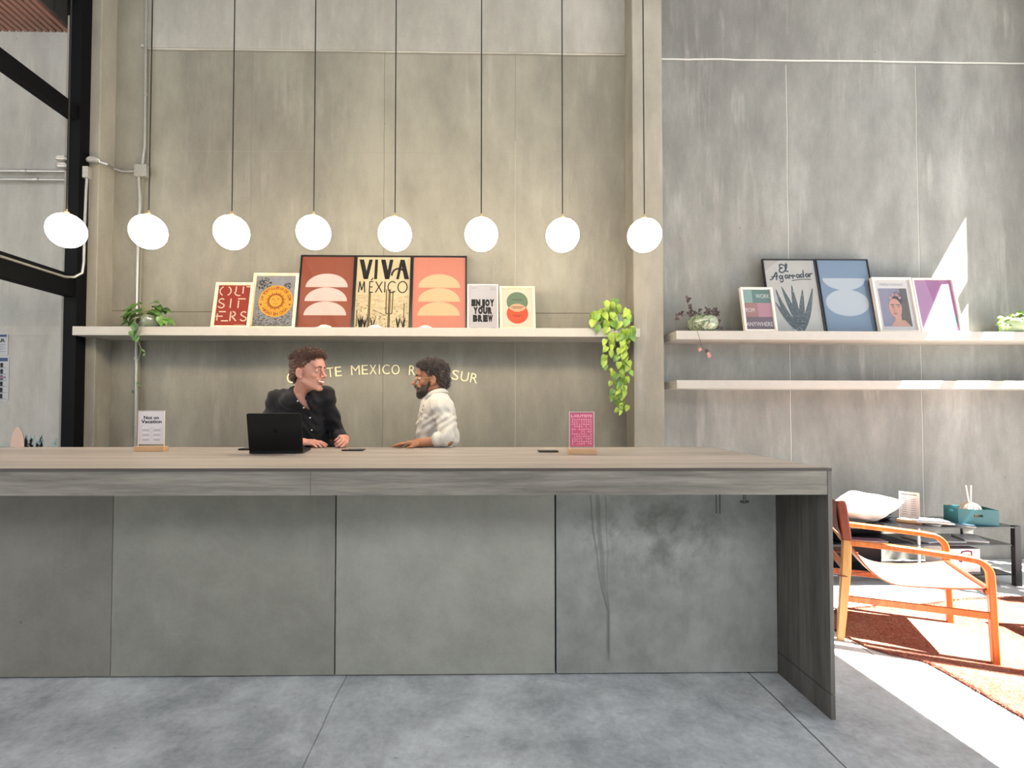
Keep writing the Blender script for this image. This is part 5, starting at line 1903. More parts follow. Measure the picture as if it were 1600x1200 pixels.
def notice(label, x1_, y0_, y1_, w, art):
    z0_, z1_ = P(5, y1_, YW - .004).z, P(5, y0_, YW - .004).z
    xr = P(x1_, 560, YW - .004).x
    t = thing('wall_notice', label, 'notice', (xr - w / 2, YW - .004, z0_), group='notices behind the glass')
    hh = z1_ - z0_
    MB().prism(rrect(-w / 2, w / 2, 0, hh, .012), 0, .003).build('card', ink('notice_white', 'e3e6e8'), t, loc=(0, .003, 0), rot=(math.pi / 2, 0, 0))
    pm = MB()
    pm.keep = True
    mats = art(pm, w / 2, 0, hh)
    pm.v = [(x, y - .0006, z) for x, y, z in pm.v]
    pm.build('printing', mats, t)
def art_n1(pm, iw, z0, z1):
    H = z1 - z0
    pm.flat([(-iw * .9, z0 + H * .84), (iw * .9, z0 + H * .84), (iw * .9, z0 + H * .95), (-iw * .9, z0 + H * .95)], 1, 0)
    pm.text('LAR', iw * .35, z0 + H * .60, H * .15, 1, 1, bold=.03, width=iw * .9)
    for i in range(5):
        pm.stroke([(-iw * .8, z0 + H * (.48 - .08 * i)), (iw * (.8 - .15 * (i % 2)), z0 + H * (.48 - .08 * i))], H * .02, 1, 2)
    return [ink('notice_blue', '4b5f86'), K_INK, ink('notice_grey', '8c929a')]
def art_n2(pm, iw, z0, z1):
    H = z1 - z0
    pm.flat([(-iw * .9, z0 + H * .89), (iw * .9, z0 + H * .89), (iw * .9, z0 + H * .97), (-iw * .9, z0 + H * .97)], 1, 0)
    for i in range(6):
        z = z0 + H * (.80 - .14 * i)
        for x in (-.5, .45):
            pm.disc(iw * x, z + H * .02, iw * .13, 1, 1, n=10)
            pm.flat([(iw * (x - .12), z - H * .05), (iw * (x + .14), z - H * .05), (iw * (x + .06), z + H * .02), (iw * (x - .06), z + H * .02)], 1, 1)
        pm.stroke([(-iw * .85, z - H * .06), (iw * .85, z - H * .06)], H * .01, 1, 2)
    pm.flat([(-iw * .9, z0 + H * .50), (iw * .8, z0 + H * .50), (iw * .8, z0 + H * .55), (-iw * .9, z0 + H * .55)], 2, 3)
    return [ink('notice_blue', '4b5f86'), ink('picto_dark', '2c3540'), ink('notice_grey', '8c929a'), ink('notice_mauve', 'b592ac')]
notice('small white notice with a bold heading, upper of two behind the glass', 12, 521, 555, .22, art_n1)
notice('tall white pictogram notice, lower of two behind the glass', 14.5, 557, 626, .22, art_n2)
# painted surfboard and fronds low on the wall behind the glass
o_ = P(27, 697, YW - .003)
t = thing('wall_mural', 'pale painted surfboard among blue-green fronds low on the wall behind the glass', 'mural', o_)
k_ = YW / F
pm = MB(); pm.keep = True
pts = [(10.5 * k_ * math.sin(math.pi * min(1, u * .5 + .5)) ** .8 * (1 if s_ > 0 else -1), 30 * k_ * v) for s_ in (1, -1) for u, v in ()]
prof = [(0, 30), (3.5, 27), (6.5, 22), (8.8, 15), (10.2, 7), (10.6, -3), (10.4, -40), (6, -75), (0, -85)]
pm.flat([(x * k_, z * k_) for x, z in prof] + [(-x * k_, z * k_) for x, z in prof[-2:0:-1]], 1, 0)
pm.build('painted_board', mat('board_pink', 'd3b3a0', .85), t)
pm = MB(); pm.keep = True
rnd = random.Random(2)
for bx in (-24, -8, 12, 24, 36, 52):
    for q in range(9):
        a = rnd.uniform(.5, 2.6)
        Lq = rnd.uniform(18, 42)
        pm.stroke([(bx * k_, -25 * k_), ((bx + math.cos(a) * Lq * .6) * k_, (-22 + math.sin(a) * Lq * .75) * k_), ((bx + math.cos(a) * Lq * 1.05) * k_, (-22 + math.sin(a) * Lq) * k_)], [.02, .028, .004], 0, 0)
pm.build('painted_fronds', mat('frond_teal', '94aaa9', .85), t)

# ------------------------------------------------------------------ plants
def leaf(m, p, d, nrm, L, W_, droop=.3, heart=True, mi=None):
    d = Vector(d).normalized()
    n = Vector(nrm)
    n = (n - d * n.dot(d)).normalized()
    s_ = d.cross(n)
    prof = [(0, .10), (-.06 if heart else 0.02, .55), (.10, .92), (.30, 1.0), (.55, .82), (.78, .45), (1.0, 0.0)] if heart else [(0, .05), (.12, .4), (.3, .85), (.5, 1.0), (.7, .8), (.88, .4), (1.0, 0.0)]
    c, l, r = [], [], []
    spine = [0, .05, .18, .34, .55, .78, 1.0]
    for (u, w), sp2 in zip(prof, spine):
        dz = -droop * sp2 * sp2 * L
        c.append(p + d * L * sp2 + n * dz)
        for arr, sg in ((l, -1), (r, 1)):
            arr.append(p + d * L * u + s_ * sg * W_ / 2 * w + n * (dz + .18 * W_ * w))
    vs = c + l + r
    k = len(c)
    fs = []
    for i in range(k - 1):
        fs.append((i, i + 1, k + i + 1, k + i))
        fs.append((i + 1, i, 2 * k + i, 2 * k + i + 1))
    m.add(vs, fs, mi)
def leafmat(name, dark, light_, rough=.4):
    g = NB(name)
    n = g.noise(9.0, 3, .5)
    col = g.ramp(n, [(.35, lin(dark)), (.65, lin(light_))])
    m = g.out(col, rough, None, spec=.5)
    g.b.inputs['Transmission Weight'].default_value = 0.0
    g.b.inputs['Subsurface Weight'].default_value = 0.0
    return m
m_lf_a = leafmat('dark_green_leaf', '2d4a22', '5f8a3c')
m_lf_b = leafmat('lime_leaf', '6f8f24', 'a3b83e')
m_lf_b2 = leafmat('mid_green_leaf', '4c7226', '7da03a')
m_lf_c = leafmat('dusky_leaf', '2a1f22', '4e3a38')
m_lf_c2 = leafmat('pink_leaf', '9a6058', 'c48d80')
m_lf_d = leafmat('fresh_leaf', '6f9a3a', 'b3cf72')
m_stem = mat('plant_stem', '7f8a4e', .6)
m_stem_d = mat('dark_stem', '55483c', .6)
m_soil = mat('soil', '2e241c', .95, noise=.3, nscale=60)
def bowl(t, r, h, m, n=28, rim=.82):
    MB().lathe([(r * .55, 0), (r * .86, h * .18), (r, h * .50), (r * .95, h * .80), (r * rim, h), (r * (rim - .05), h), (r * .88, h * .78), (r * .9, h * .5), (r * .7, h * .2)], n).build('bowl', m, t, smooth=True, angle=9)
    MB().lathe([(r * .80, h * .70), (r * .80, h * .78)], n).build('soil', m_soil, t)

# lime pothos trailing over the right end of the long shelf
rnd = random.Random(21)
pr = P(961, 505, 3.96)
t = thing('potted_pothos', 'lime-green trailing pothos hanging off the right end of the long shelf', 'plant', (pr.x, 3.94, ZSL + .001))
o_ = Vector(t.location)
m_glpot = mat('smoky_glass_bowl', '77806f', .12, spec=.7)
bowl(t, .072, .115, m_glpot)
lm, sm_ = MB(), MB()
lm.keep = True
for i in range(46):
    a = rnd.uniform(0, 6.283)
    q = rnd.random() ** .5
    tgt = Vector(P(960 + 34 * q * math.cos(a), 492 + 26 * q * math.sin(a), 3.94 - rnd.uniform(-.05, .12))) - o_
    st_ = Vector((rnd.uniform(-.04, .04), rnd.uniform(-.03, .03), .105))
    sm_.tube([st_, (st_ + tgt) / 2 + Vector((0, 0, .04)), tgt], .0015, 4)
    d = Vector((rnd.uniform(-.6, .6), rnd.uniform(-.4, .1), -1))
    leaf(lm, tgt, d, Vector((rnd.uniform(-.5, .5), -1, rnd.uniform(.1, .6))), rnd.uniform(.055, .078), rnd.uniform(.048, .064), .2, mi=rnd.choice([0, 0, 1]))
for (pts_, nl) in (([(955, 500), (950, 520), (952, 545), (948, 570), (958, 600), (962, 628), (972, 642)], 26), ([(968, 500), (966, 520), (972, 548), (966, 575), (972, 600), (968, 622)], 30),
                   ([(978, 500), (976, 520), (978, 545), (980, 570), (976, 590), (970, 610), (985, 640)], 30), ([(985, 500), (983, 515), (984, 530), (982, 545)], 6)):
    pts3 = [Vector(P(x, y, 3.94 if i == 0 else (3.835 if i == 1 else 3.84 + .01 * i))) - o_ for i, (x, y) in enumerate(pts_)]
    sm_.tube(pts3, .0022, 5)
    for i in range(nl):
        u = .10 + .90 * (i + rnd.random()) / nl * .98
        k = u * (len(pts3) - 1)
        j = min(int(k), len(pts3) - 2)
        p = pts3[j].lerp(pts3[j + 1], k - j)
        sgn_ = rnd.choice([-1, 1])
        pp = p + Vector((sgn_ * rnd.uniform(.005, .028), -rnd.uniform(.0, .02), rnd.uniform(-.01, .01)))
        sm_.tube([p, pp], .0013, 4)
        sz = (1 - .35 * u) * rnd.uniform(.85, 1.15)
        leaf(lm, pp, Vector((sgn_ * rnd.uniform(.05, .7), rnd.uniform(-.3, .1), -1)), Vector((rnd.uniform(-.8, .8), -1, .3)), .072 * sz, .056 * sz, .15, mi=rnd.choice([0, 0, 0, 1]))
lm.build('foliage', [m_lf_b, m_lf_b2], t, smooth=True, angle=9)
sm_.build('stems', m_stem, t, smooth=True)

# dark-green plant on the left end of the shelf
pr = P(235, 500, 3.95)
t = thing('potted_philodendron', 'dark green leafy plant on the left end of the long shelf beside the conduit', 'plant', (pr.x, 3.95, ZSL + .001))
o_ = Vector(t.location)
bowl(t, .070, .10, m_glpot)
lm, sm_ = MB(), MB()
lm.keep = True
for i in range(48):
    a = rnd.uniform(-.2, 3.5)
    q = rnd.random() ** .45
    tgt = Vector(P(232 + 36 * q * math.cos(a), 500 - 27 * q * math.sin(a), 3.95 - rnd.uniform(-.05, .10))) - o_
    st_ = Vector((rnd.uniform(-.04, .04), rnd.uniform(-.03, .03), .09))
    sm_.tube([st_, (st_ + tgt) / 2 + Vector((0, 0, .03)), tgt], .0016, 4)
    sx = 1 if tgt.x > 0 else -1
    leaf(lm, tgt, Vector((sx * rnd.uniform(.2, 1), rnd.uniform(-.6, 0), rnd.uniform(-.9, .2))), Vector((rnd.uniform(-.3, .3), -.7, 1)), rnd.uniform(.06, .085), rnd.uniform(.042, .058), .35)
for (x, y, w) in ((213, 512, 1.1), (206, 523, .8), (211, 527, .8), (216, 532, .7)):
    leaf(lm, Vector(P(x, y - 6, 3.83)) - o_, Vector((rnd.uniform(-.4, .2), -.1, -1)), Vector((rnd.uniform(-.3, .3), -1, .2)), .075 * w, .062 * w, .15)
pts3 = [Vector(P(x, y, Y)) - o_ for x, y, Y in ((230, 500, 3.9), (222, 512, 3.835), (214, 530, 3.83), (221, 545, 3.84), (216, 560, 3.85), (214, 590, 3.86), (213, 612, 3.86))]
sm_.tube(pts3, .0018, 5)
for (x, y) in ((222, 546), (226, 552), (214, 597), (217, 600), (207, 610)):
    leaf(lm, Vector(P(x, y, 3.86)) - o_, Vector((rnd.uniform(-1, 1), -.1, -.6)), Vector((0, -1, .3)), .028, .018, .2)
lm.build('foliage', m_lf_a, t, smooth=True, angle=9)
sm_.build('stems', m_stem, t, smooth=True)

# marbled bowl on the right wall shelf
pr = P(1096, 515, 4.02)
t = thing('potted_plant', 'round marbled green bowl with sparse dusky trailing leaves', 'plant', (pr.x, 4.0, ZSR + .001))
o_ = Vector(t.location)
g = NB('marbled_glass')
w1 = g.noise(14.0, 4, .6, (1, 1, 1), (0, 0, 0), 2.0)
col = g.ramp(w1, [(.38, lin('56634e')), (.48, lin('75826a')), (.53, lin('a3ab8e')), (.60, lin('7f8c72'))])
m_marb = g.out(col, .15, None, spec=.6)
bowl(t, .122, .135, m_marb, rim=.74)
lm, sm_ = MB(), MB()
lm.keep = True
for i in range(46):
    a = rnd.uniform(0, 6.283)
    p0 = Vector((.085 * math.cos(a), .085 * math.sin(a), .125))
    p1 = p0 + Vector((rnd.uniform(-.04, .02), rnd.uniform(-.03, .0), rnd.uniform(0, .05)))
    sm_.tube([p0 - Vector((0, 0, .03)), p1], .0014, 4)
    leaf(lm, p1, Vector((rnd.uniform(-1, 1), rnd.uniform(-.5, .1), rnd.uniform(-.3, .8))), Vector((0, -1, .6)), rnd.uniform(.024, .036), .019, .3, heart=False, mi=0)
for (pts_) in ([(1078, 496), (1076, 480), (1073, 468)], [(1074, 494), (1064, 490), (1058, 496)], [(1110, 494), (1118, 490), (1121, 500), (1124, 510)]):
    pts3 = [Vector(P(x, y, 3.95)) - o_ for x, y in pts_]
    sm_.tube(pts3, .0018, 5)
    for p in pts3[1:]:
        for _ in range(4):
            leaf(lm, p, Vector((rnd.uniform(-1, 1), -.2, rnd.uniform(-1, .6))), Vector((0, -1, .3)), rnd.uniform(.028, .040), .024, .2, heart=False, mi=0)
pts3 = [Vector(P(x, y, Y)) - o_ for x, y, Y in ((1088, 512, 3.90), (1089, 516, 3.885), (1094, 532, 3.885), (1097, 543, 3.885), (1104, 546, 3.885), (1108, 552, 3.885))]
sm_.tube([Vector((-.02, -.09, .12)), Vector((-.04, -.11, .06))] + pts3, .0017, 5)
for (x, y, mi_) in ((1095, 543, 1), (1104, 545, 0), (1106, 550, 1), (1109, 553, 1)):
    leaf(lm, Vector(P(x, y, 3.88)) - o_, Vector((rnd.uniform(-.5, .5), -.1, -1)), Vector((rnd.uniform(-.3, .3), -1, 0)), .034, .028, .2, heart=False, mi=mi_)
lm.build('foliage', [m_lf_c, m_lf_c2], t, smooth=True, angle=9)
sm_.build('stems', m_stem_d, t, smooth=True)

# sunlit plant at the right edge
pr = P(1590, 515, 4.0)
t = thing('potted_plant', 'small sunlit leafy plant in a clear green bowl at the right end', 'plant', (pr.x, 4.0, ZSR + .001))
o_ = Vector(t.location)
bowl(t, .11, .12, mat('pale_green_bowl', 'a9b99a', .12, spec=.6))
lm, sm_ = MB(), MB()
lm.keep = True
for i in range(56):
    a = rnd.uniform(0, 6.283)
    q = rnd.random() ** .5
    tgt = Vector((.15 * q * math.cos(a), .09 * q * math.sin(a) - .03, .10 + .09 * rnd.random() - .05 * q))
    sm_.tube([Vector((0, 0, .08)), tgt], .0015, 4)
    leaf(lm, tgt, Vector((math.cos(a), math.sin(a) - .3, rnd.uniform(-.8, .5))), Vector((0, -.6, 1)), rnd.uniform(.04, .065), rnd.uniform(.028, .04), .3)
lm.build('foliage', m_lf_d, t, smooth=True, angle=9)
sm_.build('stems', m_stem, t, smooth=True)
# ------------------------------------------------------------------ hide rug
out = [(2.33, 1.60), (2.30, 1.85), (2.295, 2.10), (2.305, 2.35), (2.30, 2.52), (2.19, 2.585), (2.125, 2.66), (2.105, 2.80), (2.10, 2.95), (2.16, 3.08), (2.34, 3.17), (2.62, 3.22), (2.95, 3.24),
       (3.3, 3.33), (3.7, 3.36), (4.1, 3.30), (4.35, 3.05), (4.40, 2.5), (4.25, 1.95), (3.9, 1.6), (3.3, 1.5), (2.7, 1.48)]
t = thing('hide_rug', 'shaggy red-brown hide-shaped rug under the leather armchair', 'rug', (3.2, 2.5, 0))
m_rugb = mat('rug_backing', '6a3527', .95)
g = NB('rug_pile')
n1 = g.noise(1.7, 3, .5)
n2 = g.noise(60.0, 3, .6)
col = g.ramp(g.m2('ADD', g.m2('MULTIPLY', n1, .6), g.m2('MULTIPLY', n2, .4)), [(.38, lin('9c5c4b')), (.52, lin('bb8473')), (.64, lin('c6a38c'))])
m_rugp = g.out(col, .9, None, spec=.1)
MB().prism([(x - 3.2, y - 2.5) for x, y in out], 0.0005, .008).build('backing', m_rugb, t)
def inside(x, y):
    c = False
    for i in range(len(out)):
        (x0, y0), (x1_, y1_) = out[i], out[i - 1]
        if (y0 > y) != (y1_ > y) and x < (x1_ - x0) * (y - y0) / (y1_ - y0) + x0:
            c = not c
    return c
rs_ = np.random.RandomState(4)
N_ = 330000
X_ = rs_.uniform(2.08, 4.42, N_); Y_ = rs_.uniform(1.48, 3.38, N_)
# only keep what lies inside the hide; denser towards the camera side
ins = np.zeros(N_, bool)
for i in range(len(out)):
    (x0, y0), (x1_, y1_) = out[i], out[i - 1]
    c_ = ((y0 > Y_) != (y1_ > Y_)) & (X_ < (x1_ - x0) * (Y_ - y0) / (y1_ - y0 + 1e-9) + x0)
    ins ^= c_
X_, Y_ = X_[ins] - 3.2, Y_[ins] - 2.5
n_ = len(X_)
edge = np.full(n_, 9.0)
for i in range(len(out)):
    (x0, y0), (x1_, y1_) = out[i], out[i - 1]
    x0, x1_, y0, y1_ = x0 - 3.2, x1_ - 3.2, y0 - 2.5, y1_ - 2.5
    L2 = (x1_ - x0) ** 2 + (y1_ - y0) ** 2
    tt = np.clip(((X_ - x0) * (x1_ - x0) + (Y_ - y0) * (y1_ - y0)) / L2, 0, 1)
    edge = np.minimum(edge, np.hypot(X_ - x0 - tt * (x1_ - x0), Y_ - y0 - tt * (y1_ - y0)))
rim = np.clip(1 - edge / .035, 0, 1)
ang = rs_.uniform(0, 6.283, n_)
ht = .0085 + rs_.uniform(.001, .0045, n_) + rim * rs_.uniform(.004, .014, n_)
wd = rs_.uniform(.0009, .0019, n_)
lx, ly = -.010 + rs_.normal(0, .012, n_), -.020 + rs_.normal(0, .012, n_)
V = np.empty((n_, 3, 3), np.float32)
V[:, 0] = np.stack([X_ + wd * np.cos(ang), Y_ + wd * np.sin(ang), np.full(n_, .0078)], 1)
V[:, 1] = np.stack([X_ - wd * np.cos(ang), Y_ - wd * np.sin(ang), np.full(n_, .0078)], 1)
V[:, 2] = np.stack([X_ + lx, Y_ + ly, ht], 1)
me = bpy.data.meshes.new('pile')
me.vertices.add(n_ * 3); me.vertices.foreach_set('co', V.ravel())
me.loops.add(n_ * 3); me.loops.foreach_set('vertex_index', np.arange(n_ * 3, dtype=np.int32))
me.polygons.add(n_); me.polygons.foreach_set('loop_start', np.arange(0, n_ * 3, 3, dtype=np.int32)); me.polygons.foreach_set('loop_total', np.full(n_, 3, np.int32))
me.update(calc_edges=True)
me.materials.append(m_rugp)
o = bpy.data.objects.new('pile', me); C.objects.link(o); o.parent = t
o['kind'] = 'stuff'

# ------------------------------------------------------------------ safari armchair: bent beech frame and slung leather
m_beech = woodmat('orange_beech', '934516', 'b5622a', 'c6783a', 5, 'z', .4, .4, .16)
m_beech_l = woodmat('worn_beech', 'a9763f', 'bf8b50', 'cb9d62', 5, 'z', .45, .4, .16)
m_leath = mat('tan_leather', 'bd8a62', .5, spec=.4, noise=.08, nscale=12, bump=.12, bscale=240)
m_leath_b = mat('brown_leather', '7e3a26', .5, spec=.4, noise=.12, nscale=12, bump=.12, bscale=240)
ch = thing('armchair', 'beech-framed safari armchair with slung tan leather beside the counter end', 'chair', (2.45, 2.862, 0), (0, 0, math.radians(-26)))
HW = .265
def arcpts(x0, z0, x1_, z1_, r, n=8):
    return [(x1_ - r + r * math.sin(a), z0 - r + r * math.cos(a)) for a in [i / n * math.pi / 2 for i in range(n + 1)]]
for sy in (-1, 1):
    y = sy * HW
    pth = [(-.285, .548), (-.15, .546), (.05, .536), (.20, .527)] + arcpts(.2, .522, .318, 0, .075) + [(.322, .36), (.326, .18), (.332, 0.001)]
    MB().tube([(x, y, z) for x, z in pth], 1, flat=(.036, .030, (0, 1, 0))).build('arm', m_beech, ch, smooth=True)
    MB().tube([(-.315, y, .001), (-.305, y, .15), (-.285, y, .40), (-.280, y, .56)], [.8, 1, 1.1, 1.0], flat=(.036, .042, (0, 1, 0))).build('leg', m_beech_l, ch, smooth=True)
    MB().tube([(-.280, y, .555), (-.286, y, .62), (-.302, y, .755)], 1, flat=(.030, .034, (0, 1, 0))).build('back_post', m_beech, ch, smooth=True)
    MB().bar((-.30, y, .235), (.325, y, .245), .020, .034).build('side_rail', m_beech, ch, bevel=.003)
MB().bar((.318, -HW, .360), (.318, HW, .360), .030, .022).build('front_rail', m_beech, ch, bevel=.003)
MB().bar((-.288, -HW, .40), (-.288, HW, .40), .022, .034).build('rear_rail', m_beech, ch, bevel=.003)
def seat_pt(u, v):
    """u from the rear sling point to the front rail, v across"""
    x = -.262 + .575 * u
    z = .535 - .205 * (1 - (1 - min(1, u / .42)) ** 2.2) if u < .42 else .330 + .046 * ((u - .42) / .58) ** 1.7
    edge = 1 - abs(2 * v - 1) ** 6
    sag = .022 * math.sin(math.pi * u) * (1 - (2 * v - 1) ** 2)
    pinch = .030 * math.sin(math.pi * min(1, u * 1.0)) ** 1.2
    y = (2 * v - 1) * (HW - .020 - pinch)
    return (x, y, z - sag)
sm_ = MB().grid(seat_pt, 28, 14)
so = sm_.build('seat_sling', m_leath, ch, smooth=True, angle=9)
md = so.modifiers.new('thick', 'SOLIDIFY'); md.thickness = .005
for v in (0.0, 1.0):
    MB().tube([Vector(seat_pt(i / 24, v)) + Vector((0, 0, .001)) for i in range(25)], .0045, 6).build('seat_piping', m_leath_b, ch, smooth=True)
MB().tube([(.318, y_, .362) for y_ in (-HW + .02, 0, HW - .02)], .022, 12).build('front_leather_wrap', m_leath_b, ch, smooth=True)
def back_pt(u, v):
    th = v * 2 * math.pi
    y = (2 * u - 1) * (HW + .018)
    z = .665 + .105 * math.cos(th) * (1 if math.cos(th) > 0 else 1 - .30 * (1 - abs(2 * u - 1)) ** .5)
    x = -.289 - .125 * (z - .56) - .022 * math.sin(th) * (.35 + .65 * abs(2 * u - 1) ** 6) - .018 * (1 - (2 * u - 1) ** 2)
    return (x, y, z)
for sy in (-1, 1):
    MB().tube([(-.281, sy * HW, .562), (-.286, sy * HW, .62), (-.302, sy * HW, .752), (-.303, sy * HW, .772)], [1, 1, 1, .8], flat=(.042, .046, (0, 1, 0))).build('post_sleeve', m_leath_b, ch, smooth=True)
bo = MB().grid(back_pt, 24, 24)
bo.build('back_sling', m_leath_b, ch, smooth=True, angle=9)
for sy in (-1, 1):
    MB().tube([(-.310, sy * (HW + .012), .36), (-.20, sy * (HW - .05), .375), (-.13, sy * (HW - .07), .385)], .004, 6).tube([(-.268, sy * (HW + .012), .36), (-.30, sy * (HW + .022), .362), (-.325, sy * (HW + .012), .36)], .004, 6).build('lacing', m_leath_b, ch, smooth=True)
ch2 = dup(ch, 'second beech armchair facing the first from outside the right edge', (3.62, 2.50, 0), (0, 0, math.radians(170)))

# ------------------------------------------------------------------ low black magazine table by the wall
TX0, TX1, TY0, TY1, TZ = 2.36, 3.99, 3.56, 3.90, .432
tb = thing('side_table', 'long low black table with magazine shelves against the right wall', 'table', (TX0, TY0, 0))
m_bt = mat('black_table', '14151a', .22, .2, spec=.6)
m_btm = mat('black_table_leg', '1c1b20', .45)
W_, D_ = TX1 - TX0, TY1 - TY0
MB().box(0, W_ - .02, 0, D_, TZ - .010, TZ).build('table_top', m_bt, tb, bevel=.001)
for z in (.300, .085):
    MB().box(.01, W_ - .045, .01, D_ - .01, z - .008, z).build('shelf', m_bt, tb, bevel=.001)
for x in (0, W_ - .047):
    MB().box(x, x + .047, -.002, .03, 0, TZ + .006).build('leg', m_btm, tb, bevel=.002)
for x in (.0, W_ - .13):
    MB().box(x, x + .014, D_ - .03, D_ - .016, 0, TZ - .01).build('leg', m_btm, tb, bevel=.002)
MB().box(.88, .892, .01, .022, .085, TZ - .01).build('divider_rod', mat('clear_rod', 'b9bcc0', .2, .2), tb)
MB().box(.02, .86, D_ - .02, D_ - .012, .086, TZ - .012).build('back_panel', m_btm, tb)
MB().box(.36, .86, .03, D_ - .03, .3005, .306).build('liner', m_btm, tb)

m_wcush = mat('white_cushion', 'e8e6e2', .9, noise=.03, nscale=30, bump=.2, bscale=40)
def cushion(label, loc, rot, w, h, th):
    m = MB()
    n = 18
    vs, fs = [], []
    for s_ in (1, -1):
        for i in range(n + 1):
            for j in range(n + 1):
                u, v = 2 * i / n - 1, 2 * j / n - 1
                pin = 1 - .07 * (1 - abs(u)) * abs(v) ** 4 - 0.0
                e_ = (max(0, 1 - abs(u) ** 2.6) * max(0, 1 - abs(v) ** 2.6)) ** .45
                x = u * w / 2 * (1 - .09 * (1 - v * v))
                z = v * h / 2 * (1 - .09 * (1 - u * u))
                wr = .006 * math.sin(7 * u + 3 * v) * math.sin(5 * v - 2 * u)
                vs.append((x, s_ * (th / 2 * e_ + wr * e_), z))
    k = (n + 1) * (n + 1)
    for i in range(n):
        for j in range(n):
            a = i * (n + 1) + j
            fs.append((a, a + 1, a + n + 2, a + n + 1))
            fs.append((k + a, k + a + n + 1, k + a + n + 2, k + a + 1))
    m.add(vs, fs)
    o = m.build('cushion', m_wcush, None, loc=loc, rot=rot, smooth=True, angle=9)
    Mx = Euler(rot).to_matrix()
    o.location.z = TZ + .001 - min((Mx @ v.co).z for v in o.data.vertices)
    tag(o, label, 'cushion')
    return o
cushion('plump white cushion lying tilted on the black table behind the armchair', (2.91, 3.665, TZ + .100), (math.radians(48), math.radians(10), math.radians(6)), .46, .27, .15)
cushion('white cushion standing on its edge half hidden by the counter end', (2.655, 3.845, TZ + .147), (math.radians(-6), math.radians(6), math.radians(4)), .28, .31, .08)
# small speaker-like cylinder
t = thing('speaker', 'small black cylinder with a white rounded end beside the white cushion', 'speaker', (3.18, 3.80, TZ + .030), (0, 0, .5))
MB().tube([(-.06, 0, 0), (-.055, 0, 0), (.055, 0, 0), (.06, 0, 0)], [.024, .029, .029, .024], 18).build('body', m_btm, t, smooth=True)
MB().ball((-.02, -.005, .030), .022, 16).build('white_dome', mat('white_plastic_c', 'efefec', .3), t, smooth=True)
# price list in a beech stand
def art_list(pm, iw, z0, z1):
    paper(pm, iw, z0, z1)
    H = z1 - z0
    pm.flat([(-iw * .8, z0 + H * .90), (iw * .8, z0 + H * .90), (iw * .8, z0 + H * .935), (-iw * .8, z0 + H * .935)], 1, 1)
    pm.stroke([(-iw * .6, z0 + H * .83), (iw * .6, z0 + H * .83)], H * .012, 1, 2)
    for r_ in range(8):
        for c_ in range(2):
            x = iw * (-.5 + .95 * c_)
            pm.stroke([(x - iw * .25, z0 + H * (.75 - .085 * r_)), (x + iw * .25, z0 + H * (.75 - .085 * r_))], H * .018, 1, 2)
    return [ink('paper_white', 'eceef0'), K_INK, ink('list_grey', '7e8794')]
sp_ = PZ(1417, 813, TZ)
sign_holder('narrow white list in a beech stand on the black table', (3.29, 3.70, TZ + .0005), .12, .23, art_list, yaw=-.92, bw=.15, bd=.045, bh=.018)
# magazines
def magazine(label, x, y, z, w, d, h, yaw, cov, tilt=0.0, group='magazines on the black table'):
    t = thing('magazine', label, 'magazine', (x, y, z), (0, tilt, yaw), group=group)
    MB().box(-w / 2, w / 2, -d / 2, d / 2, 0, h).build('pages', mat('page_edges', 'dcdad4', .8), t)
    MB().box(-w / 2 - .001, w / 2 + .001, -d / 2 - .001, d / 2 + .001, h, h + .0012).build('cover', mat('cover_' + cov, cov, .3), t)
magazine('pale blue magazine at the left of the table stack', 3.42, 3.73, TZ + .0005, .19, .25, .007, .5, '9db4c6')
magazine('black-covered magazine fanned across the pale blue one', 3.46, 3.72, TZ + .0090, .18, .24, .006, -.5, '20242b')
magazine('white magazine on top of the fanned table stack', 3.42, 3.67, TZ + .0175, .17, .22, .006, 1.2, 'd9dde0')
magazine('grey-blue magazine lying nearest the teal crate', 3.60, 3.63, TZ + .0005, .12, .17, .004, .9, '66788a')
for i, (x, cov, lab) in enumerate(((3.40, 'c9cdd2', 'pale magazine at the left of the middle shelf'), (3.58, '8b8f98', 'grey magazine lying in the middle of the lower shelf'), (3.77, 'dfe2e4', 'white magazine at the right of the middle shelf'))):
    magazine(lab, x, 3.72, .3008, .14, .20, .008 + .002 * i, .2 - .3 * i, cov, group='magazines on the middle shelf')
magazine('thin pinkish magazine standing askew on the left shelf', 2.95, 3.68, .3075, .22, .10, .005, -.2, 'b98aa0', group='magazines on the middle shelf')
# white carton with magenta letters
t = thing('carton', 'white carton with magenta lettering on the bottom shelf', 'box', (3.63, 3.62, .0855))
MB().box(-.115, .115, 0, .20, 0, .17).build('box_body', mat('white_card', 'f0eeee', .7), t, bevel=.002)
pm = MB(); pm.keep = True
mg = .0
for pts_ in ([(-.03, .135), (-.02, .15), (.02, .155), (.05, .150)], [(-.045, .085), (-.03, .075), (-.01, .10), (-.005, .12), (.01, .10), (.025, .085), (.04, .105), (.03, .125), (.01, .12)], [(.05, .15), (.05, .12)]):
    pm.stroke(pts_, .010, 1, 0)
pm.v = [(x, y - .0006, z) for x, y, z in pm.v]
pm.build('lettering', ink('magenta', 'a83a78'), t)
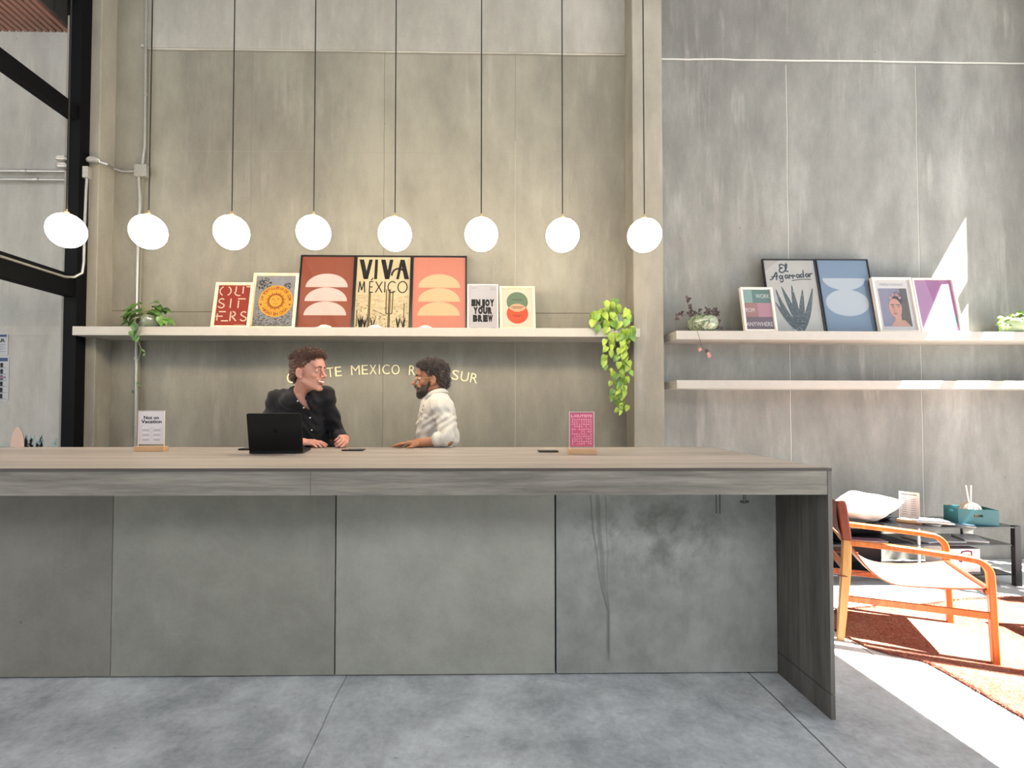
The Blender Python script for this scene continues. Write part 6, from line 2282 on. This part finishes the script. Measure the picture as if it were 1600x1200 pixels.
# teal crate with a ball of cord and two rods
cr0, cr1 = PZ(1487, 815, TZ), PZ(1537, 818, TZ)
t = thing('crate', 'teal slatted crate holding rolled paper and a woven ball on the black table', 'crate', (3.745, 3.685, TZ + .0005), (0, 0, math.radians(-14)))
m_teal = mat('teal_paint', '2e6a72', .5, noise=.05, nscale=20)
cw_, cd2, chh = .235, .16, .115
for sy in (-1, 1):
    y = sy * (cd2 / 2 - .004)
    mm_ = MB()
    z0 = 0
    for z0, z1 in ((0, .060), (.078, chh)):
        mm_.box(-cw_ / 2, cw_ / 2, y - .004, y + .004, z0, z1)
    mm_.box(-cw_ / 2, -.028, y - .004, y + .004, .0602, .0778).box(.028, cw_ / 2, y - .004, y + .004, .0602, .0778)
    mm_.build('side_board', m_teal, t)
for sx in (-1, 1):
    x = sx * (cw_ / 2 + .004)
    mm_ = MB()
    mm_.box(x - .004, x + .004, -cd2 / 2, cd2 / 2, 0, .080)
    mm_.box(x - .004, x + .004, -cd2 / 2, -.028, .0802, chh).box(x - .004, x + .004, .028, cd2 / 2, .0802, chh).box(x - .004, x + .004, -.0278, .0278, .102, chh)
    mm_.build('end_board', m_teal, t)
MB().box(-cw_ / 2, cw_ / 2, -cd2 / 2 + .008, cd2 / 2 - .008, 0.001, .006).build('bottom', m_teal, t)
bl = thing('woven_ball', 'pale woven ball with two thin upright rods in the teal crate', 'ornament', (3.745, 3.685, TZ + .0075))
mb_ = MB().ball((0, 0, .074), (.070, .056, .070), 20)
mb_.build('ball', mat('pale_cane', 'dfd3c4', .7, noise=.1, nscale=50), bl, smooth=True)
rb = MB()
for k in range(5):
    a = k * .63
    rb.tube([Vector((.073 * math.cos(q) * math.cos(a), .059 * math.cos(q) * math.sin(a), .072 + .073 * math.sin(q))) for q in [i / 20 * 6.283 for i in range(21)]], .0035, 6, cap=False)
rb.build('cane_bands', mat('cane_band', 'c7a58c', .6), bl, smooth=True)
for dx in (-.012, .006):
    MB().tube([(dx * .5, 0, .12), (dx * 2.2 - .004, 0, .275)], .0042, 8).build('rod', mat('white_rod', 'ecebe6', .4), bl, smooth=True)
